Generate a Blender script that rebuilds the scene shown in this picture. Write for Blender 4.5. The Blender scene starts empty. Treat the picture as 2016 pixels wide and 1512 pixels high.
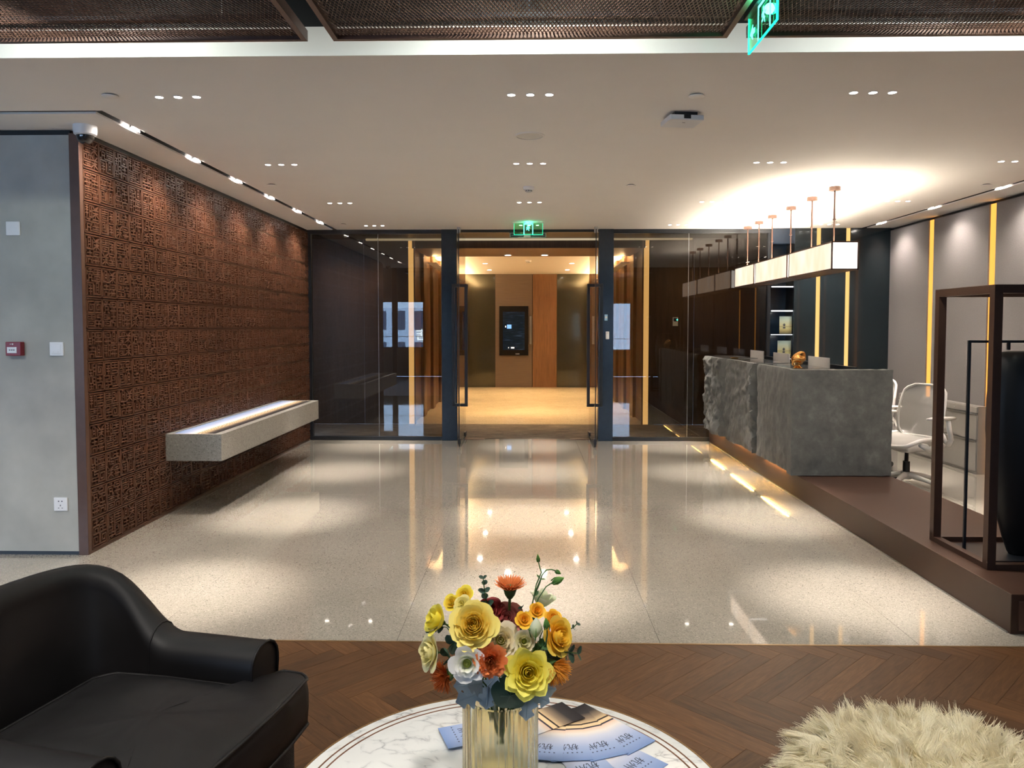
import bpy, bmesh, math, random
import numpy as np
from mathutils import Vector, Matrix, Quaternion, Euler

random.seed(7); rng = np.random.default_rng(7)
scene = bpy.context.scene
C = scene.collection
PI = math.pi

# ------------------------------------------------------------------ camera, world, exposure
EYE = Vector((0.0, 0.0, 1.52))
FPX = 1510.0                                   # focal length in pixels of the 2016 px wide frame
YAW = math.atan(32 / FPX); PITCH = math.atan(68 / FPX)
cam = bpy.data.cameras.new('camera'); cam.sensor_width = 36; cam.lens = 36 * FPX / 2016
cam.shift_y = -45 / 2016; cam.clip_end = 300; cam.clip_start = 0.05
cam_ob = bpy.data.objects.new('camera', cam); C.objects.link(cam_ob)
cam_ob.location = EYE; cam_ob.rotation_euler = (PI / 2 - PITCH, 0, YAW)
scene.camera = cam_ob

world = bpy.data.worlds.new('dusk_sky'); scene.world = world; world.use_nodes = True
wn = world.node_tree.nodes['Background']
wn.inputs[0].default_value = (0.42, 0.62, 1.0, 1); wn.inputs[1].default_value = 8.0

vs = scene.view_settings
vs.view_transform = 'Standard'; vs.look = 'None'; vs.gamma = 1.0; vs.exposure = 0.58
vs.use_curve_mapping = False

_F = Vector((-math.sin(YAW) * math.cos(PITCH), math.cos(YAW) * math.cos(PITCH), -math.sin(PITCH)))
_R = Vector((math.cos(YAW), math.sin(YAW), 0)); _U = _R.cross(_F)
def at(px, py, Y):
    """world point seen at a pixel of the photograph, at the depth Y where the thing stands"""
    d = _F + _R * ((px - 1008) / FPX) - _U * ((py - 711) / FPX)
    return EYE + d * (Y / d.y)

# light colours
WARM = (1.0, 0.885, 0.775); COOL = (0.93, 1.0, 0.93); GOLD = (1.0, 0.62, 0.18); LOBBY = (1.0, 0.67, 0.33)
DOWN_W, WASH_W = 190.0, 48.0

# ------------------------------------------------------------------ materials
def new_mat(name):
    m = bpy.data.materials.new(name); m.use_nodes = True
    nt = m.node_tree; b = nt.nodes['Principled BSDF']
    return m, nt, b
def node(nt, kind, **kw):
    n = nt.nodes.new(kind)
    for k, v in kw.items():
        if k.startswith('i_'):
            key = k[2:]
            n.inputs[int(key) if key.isdigit() else key.replace('_', ' ')].default_value = v
        else: setattr(n, k, v)
    return n
def link(nt, a, b): nt.links.new(a, b)
def ramp(nt, src, stops, interp='LINEAR'):
    r = nt.nodes.new('ShaderNodeValToRGB'); r.color_ramp.interpolation = interp
    cr = r.color_ramp
    while len(cr.elements) < len(stops): cr.elements.new(0.5)
    for e, (p, c) in zip(cr.elements, stops):
        e.position = p; e.color = (c[0], c[1], c[2], 1) if len(c) == 3 else c
    link(nt, src, r.inputs[0]); return r.outputs[0]
def coords(nt, kind='Object', scale=(1, 1, 1), rot=(0, 0, 0)):
    tc = nt.nodes.new('ShaderNodeTexCoord'); mp = nt.nodes.new('ShaderNodeMapping')
    mp.inputs['Scale'].default_value = scale; mp.inputs['Rotation'].default_value = rot
    link(nt, tc.outputs[kind], mp.inputs[0]); return mp.outputs[0]
def bump(nt, b, h, strength=0.3, dist=0.01):
    n = node(nt, 'ShaderNodeBump'); n.inputs['Strength'].default_value = strength; n.inputs['Distance'].default_value = dist
    link(nt, h, n.inputs['Height']); link(nt, n.outputs[0], b.inputs['Normal'])
def mat(name, col, rough=0.5, metal=0.0, var=0.08, scale=18.0, bumps=0.0, spec=0.5, stretch=(1, 1, 1), coat=0.0, trans=0.0, sheen=0.0):
    """plain procedural surface: a base colour with fine mottling"""
    m, nt, b = new_mat(name)
    n = node(nt, 'ShaderNodeTexNoise', i_Scale=scale, i_Detail=5.0)
    link(nt, coords(nt, 'Object', stretch), n.inputs['Vector'])
    lo = [c * (1 - var) for c in col]; hi = [min(1, c * (1 + var)) for c in col]
    link(nt, ramp(nt, n.outputs['Fac'], [(0.3, lo), (0.7, hi)]), b.inputs['Base Color'])
    b.inputs['Roughness'].default_value = rough; b.inputs['Metallic'].default_value = metal
    b.inputs['Specular IOR Level'].default_value = spec
    if coat: b.inputs['Coat Weight'].default_value = coat
    if sheen: b.inputs['Sheen Weight'].default_value = sheen
    if trans: b.inputs['Transmission Weight'].default_value = trans
    if bumps: bump(nt, b, n.outputs['Fac'], bumps, 0.004)
    return m
def emit(name, col, strength):
    m = bpy.data.materials.new(name); m.use_nodes = True; nt = m.node_tree
    nt.nodes.clear(); o = nt.nodes.new('ShaderNodeOutputMaterial'); e = nt.nodes.new('ShaderNodeEmission')
    e.inputs[0].default_value = (*col, 1); e.inputs[1].default_value = strength
    link(nt, e.outputs[0], o.inputs[0]); return m
def glass(name, tint, refl=0.04, rough=0.0):
    """clear sheet glass: see-through, with the mirror image that grows towards grazing angles"""
    m = bpy.data.materials.new(name); m.use_nodes = True; nt = m.node_tree; nt.nodes.clear()
    o = nt.nodes.new('ShaderNodeOutputMaterial'); t = node(nt, 'ShaderNodeBsdfTransparent', i_0=(*tint, 1))
    g = node(nt, 'ShaderNodeBsdfGlossy', i_Roughness=rough); g.inputs[0].default_value = (1, 1, 1, 1)
    lw = node(nt, 'ShaderNodeLayerWeight'); lw.inputs[0].default_value = 0.5
    p = node(nt, 'ShaderNodeMath', operation='POWER', i_1=5.0); link(nt, lw.outputs['Facing'], p.inputs[0])
    ma = node(nt, 'ShaderNodeMath', operation='MULTIPLY_ADD', i_1=1 - refl, i_2=refl); link(nt, p.outputs[0], ma.inputs[0])
    mx = nt.nodes.new('ShaderNodeMixShader'); link(nt, ma.outputs[0], mx.inputs[0])
    link(nt, t.outputs[0], mx.inputs[1]); link(nt, g.outputs[0], mx.inputs[2]); link(nt, mx.outputs[0], o.inputs[0])
    return m

def terrazzo_mat(name, base, chip=210.0, rough=0.13, dark=0.55, light=1.45, polish=False):
    m, nt, b = new_mat(name); co = coords(nt)
    v = node(nt, 'ShaderNodeTexVoronoi', i_Scale=chip); link(nt, co, v.inputs['Vector'])
    sp = node(nt, 'ShaderNodeSeparateColor'); link(nt, v.outputs['Color'], sp.inputs[0])
    c = lambda k: [min(1, x * k) for x in base]
    r = ramp(nt, sp.outputs[0], [(0.0, c(dark)), (0.1, c(0.8)), (0.25, c(0.98)), (0.8, c(1.04)), (0.93, c(1.15)), (1.0, c(light))])
    n = node(nt, 'ShaderNodeTexNoise', i_Scale=1.7, i_Detail=4.0); link(nt, co, n.inputs['Vector'])
    mx = node(nt, 'ShaderNodeMix', data_type='RGBA', blend_type='MULTIPLY'); mx.inputs[0].default_value = 0.5
    link(nt, r, mx.inputs[6]); link(nt, ramp(nt, n.outputs['Fac'], [(0.3, (0.82, 0.82, 0.80)), (0.7, (1, 1, 1))]), mx.inputs[7])
    link(nt, mx.outputs[2], b.inputs['Base Color'])
    n2 = node(nt, 'ShaderNodeTexNoise', i_Scale=3.0, i_Detail=3.0); link(nt, co, n2.inputs['Vector'])
    rr = node(nt, 'ShaderNodeMapRange', i_3=rough * 0.75, i_4=rough * 1.35); link(nt, n2.outputs['Fac'], rr.inputs[0])
    link(nt, rr.outputs[0], b.inputs['Roughness'])
    if polish: b.inputs['Coat Weight'].default_value = 0.8; b.inputs['Coat Roughness'].default_value = 0.022; b.inputs['Coat IOR'].default_value = 1.55; b.inputs['Specular IOR Level'].default_value = 0.55
    return m
def wood_mat(name, dark, mid, lite, rough=0.4, grain=(1.2, 22, 22), randomise=True, coat=0.0, spec=0.4):
    m, nt, b = new_mat(name)
    tc = nt.nodes.new('ShaderNodeTexCoord'); src = tc.outputs['Object']
    oi = nt.nodes.new('ShaderNodeObjectInfo')
    if randomise:
        va = node(nt, 'ShaderNodeVectorMath', operation='ADD')
        cb = nt.nodes.new('ShaderNodeCombineXYZ'); ml = node(nt, 'ShaderNodeMath', operation='MULTIPLY', i_1=37.0)
        link(nt, oi.outputs['Random'], ml.inputs[0]); link(nt, ml.outputs[0], cb.inputs[0]); link(nt, ml.outputs[0], cb.inputs[1])
        link(nt, src, va.inputs[0]); link(nt, cb.outputs[0], va.inputs[1]); src = va.outputs[0]
    mp = nt.nodes.new('ShaderNodeMapping'); mp.inputs['Scale'].default_value = grain; link(nt, src, mp.inputs[0])
    n = node(nt, 'ShaderNodeTexNoise', i_Scale=2.2, i_Detail=7.0, i_Roughness=0.62, i_Distortion=0.9); link(nt, mp.outputs[0], n.inputs['Vector'])
    r = ramp(nt, n.outputs['Fac'], [(0.28, dark), (0.5, mid), (0.72, lite)])
    if randomise:
        hv = nt.nodes.new('ShaderNodeHueSaturation')
        mr = node(nt, 'ShaderNodeMapRange', i_3=0.66, i_4=1.28); link(nt, oi.outputs['Random'], mr.inputs[0])
        link(nt, mr.outputs[0], hv.inputs['Value']); link(nt, r, hv.inputs['Color']); r = hv.outputs[0]
    link(nt, r, b.inputs['Base Color']); b.inputs['Roughness'].default_value = rough
    if coat: b.inputs['Coat Weight'].default_value = coat; b.inputs['Coat Roughness'].default_value = 0.2
    bump(nt, b, n.outputs['Fac'], 0.12, 0.002); b.inputs['Specular IOR Level'].default_value = spec
    return m

M = {}
M['paint'] = mat('ceiling_paint', (0.91, 0.885, 0.85), 0.85, var=0.01, scale=3)
M['white'] = mat('white_plastic', (0.82, 0.83, 0.85), 0.35, var=0.01)
M['offwhite'] = mat('offwhite_plastic', (0.66, 0.65, 0.62), 0.5, var=0.02)
M['black'] = mat('black_coated_metal', (0.010, 0.013, 0.018), 0.32, var=0.1, spec=0.5)
M['navy'] = mat('midnight_blue_metal', (0.012, 0.022, 0.040), 0.22, var=0.1)
M['shadow_gap'] = mat('black_reveal', (0.006, 0.006, 0.006), 0.6)
M['greywall'] = mat('grey_mottled_wallpaper', (0.425, 0.430, 0.400), 0.75, var=0.10, scale=4.5, bumps=0.05)
M['fabricwall'] = mat('grey_taupe_wallcover', (0.140, 0.132, 0.132), 0.8, var=0.10, scale=90, bumps=0.08)
M['teal'] = mat('dark_teal_lacquer', (0.007, 0.014, 0.019), 0.16, var=0.08, scale=6, coat=0.3)
M['terrazzo'] = terrazzo_mat('terrazzo', (0.335, 0.312, 0.270), rough=0.055, polish=True)
M['bench'] = terrazzo_mat('bench_terrazzo', (0.27, 0.263, 0.243), 130.0, 0.4, 0.55, 1.4)
M['lobby_stone'] = terrazzo_mat('lobby_marble', (0.60, 0.50, 0.36), 60.0, 0.2, 0.9, 1.1)
M['carpet'] = None
M['parquet'] = wood_mat('oak_parquet', (0.046, 0.019, 0.006), (0.075, 0.033, 0.011), (0.108, 0.051, 0.020), 0.48, (3.2, 26, 26), spec=0.22)
M['darkwood'] = wood_mat('dark_wood_veneer', (0.046, 0.025, 0.013), (0.065, 0.036, 0.019), (0.085, 0.049, 0.027), 0.45, (14, 14, 0.8), False)
M['lobbywood'] = wood_mat('lobby_wood_veneer', (0.125, 0.062, 0.027), (0.17, 0.085, 0.038), (0.21, 0.108, 0.050), 0.4, (16, 16, 0.9), False)
M['brownpanel'] = mat('brown_panel', (0.125, 0.092, 0.072), 0.45, var=0.1, scale=10, stretch=(0.3, 1, 8))
M['smoked'] = mat('smoked_mirror_glass', (0.085, 0.083, 0.062), 0.08, var=0.05, metal=0.55)
M['carved'] = wood_mat('carved_brown_resin', (0.060, 0.023, 0.012), (0.088, 0.035, 0.019), (0.122, 0.051, 0.028), 0.42, (9, 9, 9), False)
M['carvedbase'] = mat('carved_ground', (0.055, 0.021, 0.011), 0.55, var=0.15, scale=30)
M['bronze'] = mat('bronze_brown_metal', (0.105, 0.056, 0.040), 0.38, var=0.08, metal=0.35)
M['darkbronze'] = mat('dark_bronze_metal', (0.052, 0.027, 0.019), 0.40, var=0.08, metal=0.2)
M['platform'] = mat('brown_platform_metal', (0.048, 0.023, 0.014), 0.42, var=0.06, scale=6, metal=0.15)
M['stone'] = None
M['steel'] = mat('brushed_steel', (0.45, 0.45, 0.45), 0.3, var=0.05, metal=0.9)
M['gold'] = mat('polished_gold', (0.80, 0.42, 0.13), 0.12, var=0.05, metal=1.0)
M['brass'] = mat('aged_brass', (0.30, 0.19, 0.09), 0.35, var=0.08, metal=0.9)
M['copper'] = mat('copper_inlay', (0.22, 0.10, 0.055), 0.4, var=0.05, metal=0.6)
M['alu'] = mat('monitor_aluminium', (0.52, 0.50, 0.465), 0.38, var=0.03, metal=0.2)
M['cabinet'] = mat('cabinet_grey_paint', (0.23, 0.218, 0.205), 0.45, var=0.02)
M['chairshell'] = mat('pale_grey_nylon', (0.62, 0.60, 0.57), 0.42, var=0.03)
M['rubber'] = mat('black_rubber', (0.012, 0.012, 0.013), 0.6)
M['blackstone'] = mat('matt_black_ceramic', (0.0045, 0.0055, 0.007), 0.42, var=0.1, spec=0.3)
M['red'] = mat('fire_alarm_red', (0.22, 0.012, 0.022), 0.35, var=0.05)
M['ink'] = mat('dark_print', (0.02, 0.025, 0.05), 0.6)
M['leather'] = mat('black_brown_leather', (0.0070, 0.0062, 0.0068), 0.50, var=0.25, scale=7, bumps=0.12, spec=0.32)
M['glass'] = glass('partition_glass', (0.72, 0.70, 0.66), 0.05)
M['doorglass'] = glass('door_glass', (0.86, 0.87, 0.84), 0.04)
M['lampglow'] = emit('lamp_lens_glow', (1.0, 0.93, 0.84), 28.0)
M['spotglow'] = emit('track_spot_glow', (1.0, 0.92, 0.84), 45.0)
M['goldglow'] = emit('gold_led_glow', (1.0, 0.57, 0.19), 0.85)
M['amberglow'] = emit('amber_led_glow', (1.0, 0.40, 0.07), 1.15)
M['whiteled'] = emit('white_led_glow', (0.95, 0.95, 1.0), 2.2)
M['cove'] = emit('warm_cove_glow', (1.0, 0.80, 0.52), 0.35)

def carpet_mat():
    m, nt, b = new_mat('striped_carpet'); co = coords(nt, 'Object', (2.0, 14, 1))
    v = node(nt, 'ShaderNodeTexNoise', i_Scale=1.6, i_Detail=6.0, i_Roughness=0.7); link(nt, co, v.inputs['Vector'])
    link(nt, ramp(nt, v.outputs['Fac'], [(0.36, (0.05, 0.038, 0.028)), (0.45, (0.12, 0.095, 0.07)), (0.56, (0.15, 0.12, 0.09)), (0.63, (0.30, 0.25, 0.18))], 'CONSTANT'), b.inputs['Base Color'])
    b.inputs['Roughness'].default_value = 0.95; bump(nt, b, v.outputs['Fac'], 0.3, 0.004); return m
M['carpet'] = carpet_mat()
def stone_mat():
    m, nt, b = new_mat('rough_grey_stone'); co = coords(nt)
    n = node(nt, 'ShaderNodeTexNoise', i_Scale=7.0, i_Detail=9.0, i_Roughness=0.7); link(nt, co, n.inputs['Vector'])
    n2 = node(nt, 'ShaderNodeTexNoise', i_Scale=70.0, i_Detail=6.0, i_Roughness=0.8); link(nt, co, n2.inputs['Vector'])
    link(nt, ramp(nt, n.outputs['Fac'], [(0.3, (0.068, 0.070, 0.067)), (0.55, (0.108, 0.110, 0.104)), (0.75, (0.175, 0.174, 0.162))]), b.inputs['Base Color'])
    b.inputs['Roughness'].default_value = 0.72; bump(nt, b, n2.outputs['Fac'], 0.45, 0.006); return m
M['stone'] = stone_mat()
M['stonetop'] = mat('polished_stone_top', (0.075, 0.075, 0.075), 0.12, var=0.2, scale=9)
def marble_mat():
    m, nt, b = new_mat('white_marble'); co = coords(nt, 'Object', (1, 1.5, 1), (0, 0, 0.5))
    w = node(nt, 'ShaderNodeTexNoise', i_Scale=3.2, i_Detail=6.0, i_Distortion=1.2); link(nt, co, w.inputs['Vector'])
    va = node(nt, 'ShaderNodeMix', data_type='RGBA', blend_type='LINEAR_LIGHT'); va.inputs[0].default_value = 0.16
    link(nt, co, va.inputs[6]); link(nt, w.outputs['Color'], va.inputs[7])
    v = node(nt, 'ShaderNodeTexVoronoi', feature='DISTANCE_TO_EDGE', i_Scale=11.0); link(nt, va.outputs[2], v.inputs['Vector'])
    c1 = ramp(nt, v.outputs['Distance'], [(0.0, (0.36, 0.36, 0.37)), (0.045, (0.66, 0.665, 0.655)), (0.16, (0.80, 0.80, 0.775))])
    n2 = node(nt, 'ShaderNodeTexNoise', i_Scale=5.0, i_Detail=5.0, i_Distortion=2.0); link(nt, co, n2.inputs['Vector'])
    mx = node(nt, 'ShaderNodeMix', data_type='RGBA'); link(nt, ramp(nt, n2.outputs['Fac'], [(0.42, (0, 0, 0)), (0.62, (1, 1, 1))]), mx.inputs[0])
    mx.inputs[6].default_value = (0.78, 0.785, 0.76, 1); link(nt, c1, mx.inputs[7])
    link(nt, mx.outputs[2], b.inputs['Base Color']); b.inputs['Roughness'].default_value = 0.14; return m
M['marble'] = marble_mat()
def woven_mat():
    m, nt, b = new_mat('black_woven_fabric'); co = coords(nt, 'Object', (1, 1, 1))
    v = node(nt, 'ShaderNodeTexVoronoi', i_Scale=150.0, i_Randomness=0.15); link(nt, co, v.inputs['Vector'])
    link(nt, ramp(nt, v.outputs['Distance'], [(0.0, (0.16, 0.14, 0.11)), (0.26, (0.10, 0.09, 0.075)), (0.34, (0.014, 0.012, 0.012))]), b.inputs['Base Color'])
    b.inputs['Roughness'].default_value = 0.9; bump(nt, b, v.outputs['Distance'], 0.4, 0.003); return m
M['woven'] = woven_mat()

# ------------------------------------------------------------------ mesh building
W = {}                                          # object -> world matrix of the frame its mesh data is in
class MB:
    def __init__(s): s.v = []; s.f = []
    def add(s, vs_, fs):
        o = len(s.v); s.v.extend([tuple(p) for p in vs_]); s.f.extend([tuple(i + o for i in f) for f in fs]); return s
    def box(s, x0, y0, z0, x1, y1, z1):
        if x0 > x1: x0, x1 = x1, x0
        if y0 > y1: y0, y1 = y1, y0
        if z0 > z1: z0, z1 = z1, z0
        return s.add([(x0, y0, z0), (x1, y0, z0), (x1, y1, z0), (x0, y1, z0), (x0, y0, z1), (x1, y0, z1), (x1, y1, z1), (x0, y1, z1)],
                     [(0, 3, 2, 1), (4, 5, 6, 7), (0, 1, 5, 4), (1, 2, 6, 5), (2, 3, 7, 6), (3, 0, 4, 7)])
    def prism(s, poly, z0, z1, fn=None):
        """polygon (counter-clockwise) extruded; fn(u, v, w) -> point lets it stand in any plane"""
        fn = fn or (lambda u, v, w: (u, v, w)); n = len(poly)
        vs_ = [fn(u, v, z0) for u, v in poly] + [fn(u, v, z1) for u, v in poly]
        return s.add(vs_, [tuple(range(n))[::-1], tuple(range(n, 2 * n))] + [(i, (i + 1) % n, n + (i + 1) % n, n + i) for i in range(n)])
    def grid(s, P, cu=False, cv=False):
        nu, nv = len(P), len(P[0]); o = len(s.v)
        for row in P: s.v.extend([tuple(p) for p in row])
        for i in range(nu if cu else nu - 1):
            for j in range(nv if cv else nv - 1):
                a, b_ = i, (i + 1) % nu; c, d = j, (j + 1) % nv
                s.f.append((o + a * nv + c, o + b_ * nv + c, o + b_ * nv + d, o + a * nv + d))
        return s
    def lathe(s, prof, n=32, c=(0, 0, 0), rib=None):
        P = []
        for k in range(n):
            a = 2 * PI * k / n; q = 1 + (rib(k) if rib else 0)
            P.append([(c[0] + r * q * math.cos(a), c[1] + r * q * math.sin(a), c[2] + z) for r, z in prof])
        return s.grid(P, cu=True)
    def tube(s, pts, r, n=8, closed=False, cap=True, up=None):
        pts = [Vector(p) for p in pts]; N = len(pts)
        rr = r if isinstance(r, (list, tuple)) else [r] * N
        P = []; ref = None
        for i, p in enumerate(pts):
            a = pts[(i - 1) % N] if (closed or i) else p; b_ = pts[(i + 1) % N] if (closed or i < N - 1) else p
            t = (b_ - a).normalized() if (b_ - a).length > 1e-9 else Vector((0, 0, 1))
            if ref is None:
                ref = Vector(up) if up else (Vector((0, 0, 1)) if abs(t.z) < 0.9 else Vector((1, 0, 0)))
            e1 = (ref - t * ref.dot(t))
            if e1.length < 1e-6: e1 = t.orthogonal()
            e1.normalize(); ref = e1; e2 = t.cross(e1)
            P.append([p + (e1 * math.cos(2 * PI * k / n) + e2 * math.sin(2 * PI * k / n)) * rr[i] for k in range(n)])
        o = len(s.v); s.grid(P, cu=closed, cv=True)
        if cap and not closed:
            s.f.append(tuple(o + k for k in range(n))); s.f.append(tuple(o + (N - 1) * n + k for k in range(n))[::-1])
        return s
    def cyl(s, p0, p1, r, n=16, r2=None): return s.tube([p0, p1], [r, r if r2 is None else r2], n)
    def xf(s, m): s.v = [tuple(m @ Vector(p)) for p in s.v]; return s
    def mesh(s, name, m, smooth=None):
        me = bpy.data.meshes.new(name); me.from_pydata([tuple(p) for p in s.v], [], s.f)
        if m: me.materials.append(m)
        if smooth is not None:
            me.polygons.foreach_set('use_smooth', [True] * len(me.polygons))
            if smooth < 180: me.set_sharp_from_angle(angle=math.radians(smooth))
        me.update(); return me
    def build(s, name, m, parent=None, smooth=None, bevel=0.0, local=False, kind=None, seg=2):
        if parent is not None and not local:
            inv = W[parent].inverted(); s.v = [tuple(inv @ Vector(p)) for p in s.v]
        o = bpy.data.objects.new(name, s.mesh(name, m, smooth)); C.objects.link(o)
        if parent is not None: o.parent = parent; W[o] = W[parent].copy()
        else: W[o] = Matrix.Identity(4)
        if bevel:
            bv = o.modifiers.new('edge', 'BEVEL'); bv.width = bevel; bv.segments = seg; bv.limit_method = 'ANGLE'; bv.angle_limit = math.radians(40)
        if kind: o['kind'] = kind
        return o
def tag(o, label=None, cat=None, group=None, kind=None):
    if label: o['label'] = label
    if cat: o['category'] = cat
    if group: o['group'] = group
    if kind: o['kind'] = kind
    return o
def thing(name, label=None, cat=None, loc=(0, 0, 0), rotz=0.0, group=None, quat=None, kind=None):
    o = bpy.data.objects.new(name, None); C.objects.link(o); o.empty_display_size = 0.05
    o.location = loc
    if quat is not None: o.rotation_mode = 'QUATERNION'; o.rotation_quaternion = quat; R_ = quat.to_matrix().to_4x4()
    else: o.rotation_euler = (0, 0, rotz); R_ = Matrix.Rotation(rotz, 4, 'Z')
    W[o] = Matrix.Translation(Vector(loc)) @ R_
    return tag(o, label, cat, group, kind)
def part_copy(src, parent):
    c = src.copy(); C.objects.link(c); c.parent = parent; W[c] = W[parent].copy()
    for ch in list(src.children): part_copy(ch, c)
    return c
def dup(root, loc, rotz=None, label=None):
    r = root.copy(); C.objects.link(r); r.location = loc
    if rotz is not None: r.rotation_euler = (0, 0, rotz)
    W[r] = Matrix.Translation(Vector(loc)) @ Matrix.Rotation(r.rotation_euler.z, 4, 'Z')
    if label: r['label'] = label
    for ch in list(root.children): part_copy(ch, r)
    return r
def struct(name, label=None, loc=(0, 0, 0)): return thing(name, label, None, loc, kind='structure')
def sbox(name, b, m, parent=None, bevel=0.0, label=None):
    o = MB().box(*b).build(name, m, parent, bevel=bevel)
    if parent is None: o['kind'] = 'structure'
    if label: o['label'] = label
    return o
def text_mesh(name, body, size, m, depth=0.0004):
    cu = bpy.data.curves.new(name, 'FONT'); cu.body = body; cu.size = size; cu.extrude = depth
    cu.align_x = 'CENTER'; cu.align_y = 'CENTER'
    tmp = bpy.data.objects.new(name, cu); C.objects.link(tmp); bpy.context.view_layer.update()
    me = bpy.data.meshes.new_from_object(tmp.evaluated_get(bpy.context.evaluated_depsgraph_get()))
    C.objects.unlink(tmp); bpy.data.objects.remove(tmp); me.materials.clear(); me.materials.append(m); me.name = name
    return me
def add_mesh(name, me, parent, mtx=None):
    o = bpy.data.objects.new(name, me); C.objects.link(o); o.parent = parent
    if mtx is not None: o.matrix_local = mtx
    W[o] = W[parent] @ (mtx or Matrix.Identity(4)); return o
def spot(name, parent, loc, target, watts, angle, blend=0.8, col=WARM, size=0.02):
    l = bpy.data.lights.new(name, 'SPOT'); l.energy = watts; l.color = col; l.spot_size = math.radians(angle); l.spot_blend = blend
    l.shadow_soft_size = size
    o = bpy.data.objects.new(name, l); C.objects.link(o)
    d = Vector(target) - Vector(loc); q = d.to_track_quat('-Z', 'Y')
    mw = Matrix.Translation(Vector(loc)) @ q.to_matrix().to_4x4()
    if parent is not None: o.parent = parent; o.matrix_local = W[parent].inverted() @ mw
    else: o.matrix_local = mw
    return o
def area(name, parent, loc, target, watts, sx, sy, col=WARM):
    """rectangular lamp; sy runs along world Y for lamps facing up or down, along Z for lamps facing sideways"""
    l = bpy.data.lights.new(name, 'AREA'); l.energy = watts; l.color = col; l.shape = 'RECTANGLE'; l.size = sx; l.size_y = sy
    o = bpy.data.objects.new(name, l); C.objects.link(o)
    z = (Vector(loc) - Vector(target)).normalized(); up = Vector((0, 1, 0)) if abs(z.z) > 0.6 else Vector((0, 0, 1))
    y = (up - z * up.dot(z)).normalized(); x = y.cross(z)
    mw = Matrix((x, y, z)).transposed().to_4x4(); mw.translation = Vector(loc)
    if parent is not None: o.parent = parent; o.matrix_local = W[parent].inverted() @ mw
    else: o.matrix_local = mw
    return o

# ================================================================== THE SETTING
HZ = 2.80                                       # hall ceiling
# --- windows behind the camera let the blue dusk light in (portals only guide its sampling)
def portal(name, x0, x1, y, z0, z1):
    o = area(name, None, ((x0 + x1) / 2, y, (z0 + z1) / 2), ((x0 + x1) / 2, y + 1, (z0 + z1) / 2), 1.0, abs(x1 - x0), z1 - z0)
    o.data.cycles.is_portal = True
WIN = [(-10.6, -7.4, 0.87, 2.29), (-7.3, -4.15, 0.87, 2.29), (-4.02, -3.2, 0.87, 2.29), (2.56, 3.12, 0.80, 2.24)]
for k, (a, b, z0, z1) in enumerate(WIN): portal('daylight_portal', a, b, -3.02, z0, z1)

# --- floors
fl = struct('floor', 'polished beige terrazzo floor of the reception hall')
sbox('bedding', (-11, 3.63, -0.12, 4.72, 10.32, -0.012), M['shadow_gap'], fl)
XE = [-11, -8.04, -5.57, -4.335, -3.1, -1.87, -0.635, 0.635, 1.87, 3.1, 4.72]; YE = [3.63, 4.38, 5.61, 6.85, 8.08, 9.31, 10.32]
for i in range(len(XE) - 1):
    for j in range(len(YE) - 1):
        if XE[i] < -3.2 and j > 1: continue
        g = 0.0008
        MB().box(XE[i] + g, YE[j] + g, -0.02, XE[i + 1] - g, YE[j + 1] - g, 0).build('terrazzo_slab', M['terrazzo'], fl)
fc = sbox('floor_corridor', (-3.6, 10.32, -0.1, 3.6, 11.9, 0.0), M['carpet'], label='dark streaked carpet beyond the glass doors')
fo = sbox('floor_lobby', (-1.95, 11.9, -0.1, 1.95, 19.3, 0.0), M['lobby_stone'], label='warm lit stone floor of the lift lobby')

# herringbone parquet of the lounge
fw = struct('floor_lounge', 'oak herringbone parquet floor of the lounge')
sbox('subfloor', (-11, -3.0, -0.12, 4.72, 3.63, -0.012), M['shadow_gap'], fw)
PW, PL = 0.0925, 0.58
def clip_poly(poly, axis, lim, keep_less):
    out = []
    for i in range(len(poly)):
        a, b = poly[i], poly[(i + 1) % len(poly)]
        ia = (a[axis] <= lim) == keep_less; ib = (b[axis] <= lim) == keep_less
        if ia: out.append(a)
        if ia != ib:
            t = (lim - a[axis]) / (b[axis] - a[axis]); out.append((a[0] + t * (b[0] - a[0]), a[1] + t * (b[1] - a[1])))
    return out
boards = []
cs = math.sqrt(0.5); g = 0.0006
for m_ in range(-12, 13):
    for k in range(-130, 131):
        for (u0, v0, u1, v1, dirn) in ((0, 0, PL, PW, 0), (PL, PW - PL, PL + PW, PW, 1)):
            ou, ov = k * PW + m_ * PL, k * PW - m_ * PL
            q = [(u0 + g, v0 + g), (u1 - g, v0 + g), (u1 - g, v1 - g), (u0 + g, v1 - g)]
            q = [((u + ou + v + ov) * cs + 0.05, (-(u + ou) + (v + ov)) * cs + 3.06) for u, v in q]
            cx = sum(p[0] for p in q) / 4; cy = sum(p[1] for p in q) / 4
            if not (-4.5 < cx < 4.9 and -0.6 < cy < 4.2): continue
            q = clip_poly(q, 1, 3.63, True)
            if len(q) >= 3: q = clip_poly(q, 0, 4.69, True)
            if len(q) < 3: continue
            vis = abs(cx - 0.02 * cy) / max(cy, 0.1) if cy > 0.9 else 99
            boards.append((vis if cy > 1.45 else 9 + vis, cx, cy, q, dirn))
boards.sort(key=lambda t: t[0])
rest = MB()
for n_, (vis, cx, cy, q, dirn) in enumerate(boards):
    if n_ < 300:
        ang = -PI / 4 if dirn == 0 else PI / 4     # local x runs along the board
        R2 = Matrix.Rotation(-ang, 2)
        lp = [tuple(R2 @ Vector((p[0] - cx, p[1] - cy))) for p in q]
        z = rng.uniform(-0.0004, 0.0)
        o = MB().prism(lp, -0.014, z).build('parquet_board', M['parquet'], fw, local=True)
        o.location = (cx, cy, 0); o.rotation_euler = (0, 0, ang)
    else: rest.prism(q, -0.014, 0)
rest.build('parquet_boards', M['parquet'], fw, kind='stuff')
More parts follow.
